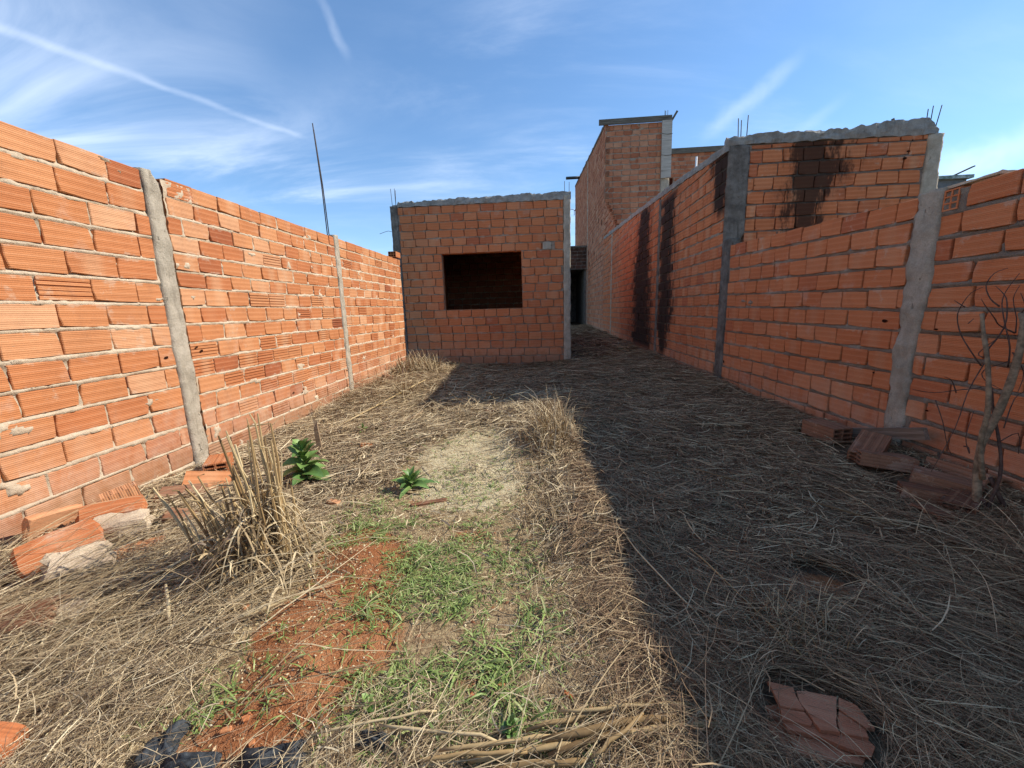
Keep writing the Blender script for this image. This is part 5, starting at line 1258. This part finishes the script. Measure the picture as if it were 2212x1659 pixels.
for k, poly in enumerate([[(0.603, 0.955), (0.662, 0.942), (0.655, 0.918), (0.653, 0.881), (0.598, 0.888)], [(0.665, 0.932), (0.69, 0.933), (0.759, 0.922), (0.741, 0.897), (0.715, 0.861), (0.702, 0.838), (0.659, 0.874), (0.654, 0.901)],
                          [(0.597, 0.885), (0.651, 0.877), (0.655, 0.853), (0.646, 0.844), (0.586, 0.857)], [(0.657, 0.87), (0.70, 0.84), (0.702, 0.828), (0.66, 0.832), (0.657, 0.849)],
                          [(0.763, 0.92), (0.792, 0.90), (0.793, 0.844), (0.774, 0.845), (0.743, 0.889)], [(0.738, 0.884), (0.768, 0.839), (0.762, 0.822), (0.708, 0.833), (0.714, 0.852)]]):
    world_shard('fragment', None, poly, 0.525 - 0.002 * (k % 3), 0.010, (0.02 * (k - 2), 0.01), top, 400 + k)
world_shard('clay_slab', 'middle clay slab of the broken stack, sticking out right below the cracked one', [(0.589, 0.87), (0.657, 0.90), (0.74, 0.88), (0.768, 0.809), (0.741, 0.786), (0.66, 0.824), (0.589, 0.838)], 0.513, 0.010, seed=411)
world_shard('clay_slab', 'front clay slab with a groove, lowest but one in the broken stack', [(0.605, 0.863), (0.68, 0.87), (0.75, 0.83), (0.734, 0.791), (0.717, 0.778), (0.615, 0.79), (0.588, 0.799), (0.592, 0.83)], 0.499, 0.010, seed=412)
world_shard('clay_slab', 'bottom clay slab of the broken stack, poking out on its left', [(0.559, 0.872), (0.62, 0.90), (0.68, 0.86), (0.66, 0.81), (0.607, 0.801), (0.567, 0.788), (0.563, 0.822)], 0.485, 0.012, seed=413)
world_shard('clay_slab', 'small clay slab corner poking out left of the cracked top slab', [(0.575, 0.91), (0.64, 0.915), (0.64, 0.87), (0.574, 0.883)], 0.498, 0.010, seed=414)

# crumpled black plastic at the near left
def plastic(label, cx, cy, sx, sy, hgt, rot, seed):
    n = 22; V = []
    for j in range(n):
        for i in range(n):
            u, v = i / (n - 1) * 2 - 1, j / (n - 1) * 2 - 1; e = max(abs(u), abs(v)); rr_ = 1 + 0.22 * float(fbm(u * 1.5 + seed, v * 1.5, 1.0, 2))
            x, y = u * sx * rr_, v * sy * rr_
            z = hgt * max(0, 1 - e ** 3) * (0.62 + 0.42 * float(fbm(u * 1.3 + seed, v * 1.3, 5.0, 2))) + 0.005 * (1 - abs(float(vnoise(u * 5 + seed, v * 5, 2.0))) * 2) * (1 - e ** 4)
            c, s = cos(rot), sin(rot); X, Y = cx + x * c - y * s, cy + x * s + y * c
            V.append((X - cx, Y - cy, float(G(X, Y)) - float(G(cx, cy)) + max(z, -0.004)))
    F = [(j * n + i, j * n + i + 1, (j + 1) * n + i + 1, (j + 1) * n + i) for j in range(n - 1) for i in range(n - 1)]
    tag(obj('plastic_sheet', mesh('plastic_sheet', V, F, M['black_bag'], None, True), None, (cx, cy, float(G(cx, cy)) + 0.008)), label, 'plastic sheet')
plastic('crumpled black plastic lump farthest left under the dry straw', -1.05, 0.785, 0.042, 0.045, 0.05, 0.4, 1)
plastic('crumpled black plastic at the very bottom edge, right of the left lump', -0.94, 0.735, 0.08, 0.028, 0.035, 0.1, 2)
plastic('wide crumpled black plastic half covered by straw left of the dense grass', -0.71, 0.755, 0.08, 0.042, 0.04, 0.3, 3)
plastic('small black plastic corner showing through the straw at bottom centre', -0.47, 0.82, 0.04, 0.018, 0.022, -0.1, 4)

# ------------------------------------------------------------------ bare sapling on the right
TREE = dict(trunk=[(2.104, 0.403), (2.074, 0.643), (2.061, 0.854), (2.076, 0.974), (2.082, 1.153), (2.075, 1.318), (2.077, 1.427), (2.083, 1.473)],
 stem2=[(2.066, 0.70), (2.023, 0.882), (2.003, 1.02), (1.982, 1.146), (1.968, 1.286), (1.959, 1.397), (1.955, 1.474)],
 stem3=[(2.10, 0.50), (2.114, 0.721), (2.107, 0.882), (2.08, 1.019), (2.054, 1.136)],
 low1=[(2.075, 0.60), (2.136, 0.505), (2.218, 0.446), (2.318, 0.40)], low2=[(2.109, 0.701), (2.164, 0.585), (2.244, 0.486), (2.31, 0.42)])
TW = [[(1.963, 1.243), (1.915, 1.296), (1.876, 1.382), (1.857, 1.458), (1.851, 1.508), (1.857, 1.565), (1.883, 1.589)], [(1.852, 1.504), (1.827, 1.535)], [(1.968, 1.30), (1.995, 1.413), (1.991, 1.52), (1.991, 1.561), (1.981, 1.592)],
 [(1.99, 1.504), (1.961, 1.538), (1.95, 1.595), (1.967, 1.646), (1.994, 1.665)], [(2.074, 1.386), (2.017, 1.421), (1.964, 1.455), (1.901, 1.511), (1.888, 1.54)], [(2.074, 1.235), (2.034, 1.327), (2.015, 1.429), (2.015, 1.512), (2.035, 1.568), (2.065, 1.643)],
 [(1.981, 1.142), (1.904, 1.125), (1.809, 1.115), (1.70, 1.136)], [(1.972, 1.25), (1.921, 1.12), (1.876, 0.957), (1.809, 0.748)], [(1.798, 1.086), (1.83, 0.985), (1.889, 0.873), (1.937, 0.811)], [(2.071, 1.26), (2.008, 1.216), (2.008, 1.172), (2.054, 1.136)],
 [(2.080, 1.301), (2.118, 1.214), (2.103, 1.127)], [(1.876, 1.433), (1.895, 1.453)], [(1.967, 1.28), (1.965, 1.299), (2.011, 1.37)], [(2.080, 1.47), (2.06, 1.50), (2.04, 1.56)], [(2.076, 1.386), (2.086, 1.452), (2.071, 1.534), (2.075, 1.591)],
 [(1.957, 0.863), (1.983, 0.854), (1.966, 0.835), (1.926, 0.92), (1.951, 1.039)], [(2.08, 1.45), (2.13, 1.55), (2.16, 1.66)], [(2.11, 0.95), (2.16, 1.08), (2.2, 1.12)], [(1.88, 1.12), (1.84, 1.18), (1.79, 1.20)], [(2.10, 0.88), (2.16, 0.93), (2.21, 0.82)]]
tree = thing('bare_sapling', 'leafless young sapling with cut stems standing beside the right wall', 'tree', (2.104, 1.9, 0.43))
rt_ = random.Random(3)
def depth(seed, i): return 0.03 * sin(seed * 2.3 + i * 0.9)
def br(nm, pts, r0, r1, seed, mat, sides=7, d0=0.0):
    P = [Vector((x, 1.9 + d0 + depth(seed, i) * min(1, i), z)) - tree.location for i, (x, z) in enumerate(pts)]
    Q = []
    for i in range(len(P) - 1):     # smooth the polyline a little
        a = P[max(i - 1, 0)]; b = P[i]; c = P[i + 1]; d = P[min(i + 2, len(P) - 1)]
        for t in (0, 1 / 3, 2 / 3):
            Q.append(0.5 * ((2 * b) + (c - a) * t + (2 * a - 5 * b + 4 * c - d) * t * t + (3 * b - a - 3 * c + d) * t ** 3))
    Q.append(P[-1]); n = len(Q)
    rad = [(r0 + (r1 - r0) * i / (n - 1)) * (1 + 0.10 * rt_.uniform(-1, 1)) for i in range(n)]
    obj(nm, MB().tube(Q, rad, sides).mesh(nm, M[mat], True), tree)
br('trunk', TREE['trunk'], 0.0175, 0.0115, 0.0, 'bark', 9)
br('stem', TREE['stem2'], 0.0105, 0.0070, 1.0, 'bark', 8)
br('stem', TREE['stem3'], 0.0075, 0.0045, 2.0, 'twig', 7)
br('branch', TREE['low1'], 0.010, 0.007, 3.0, 'twig', 7, -0.01); br('branch', TREE['low2'], 0.0095, 0.006, 4.0, 'twig', 7, 0.01)
for k, tw in enumerate(TW): br('branch', tw, 0.0034 if len(tw) > 4 else 0.0026, 0.0012, 5.0 + k, 'twig', 5)
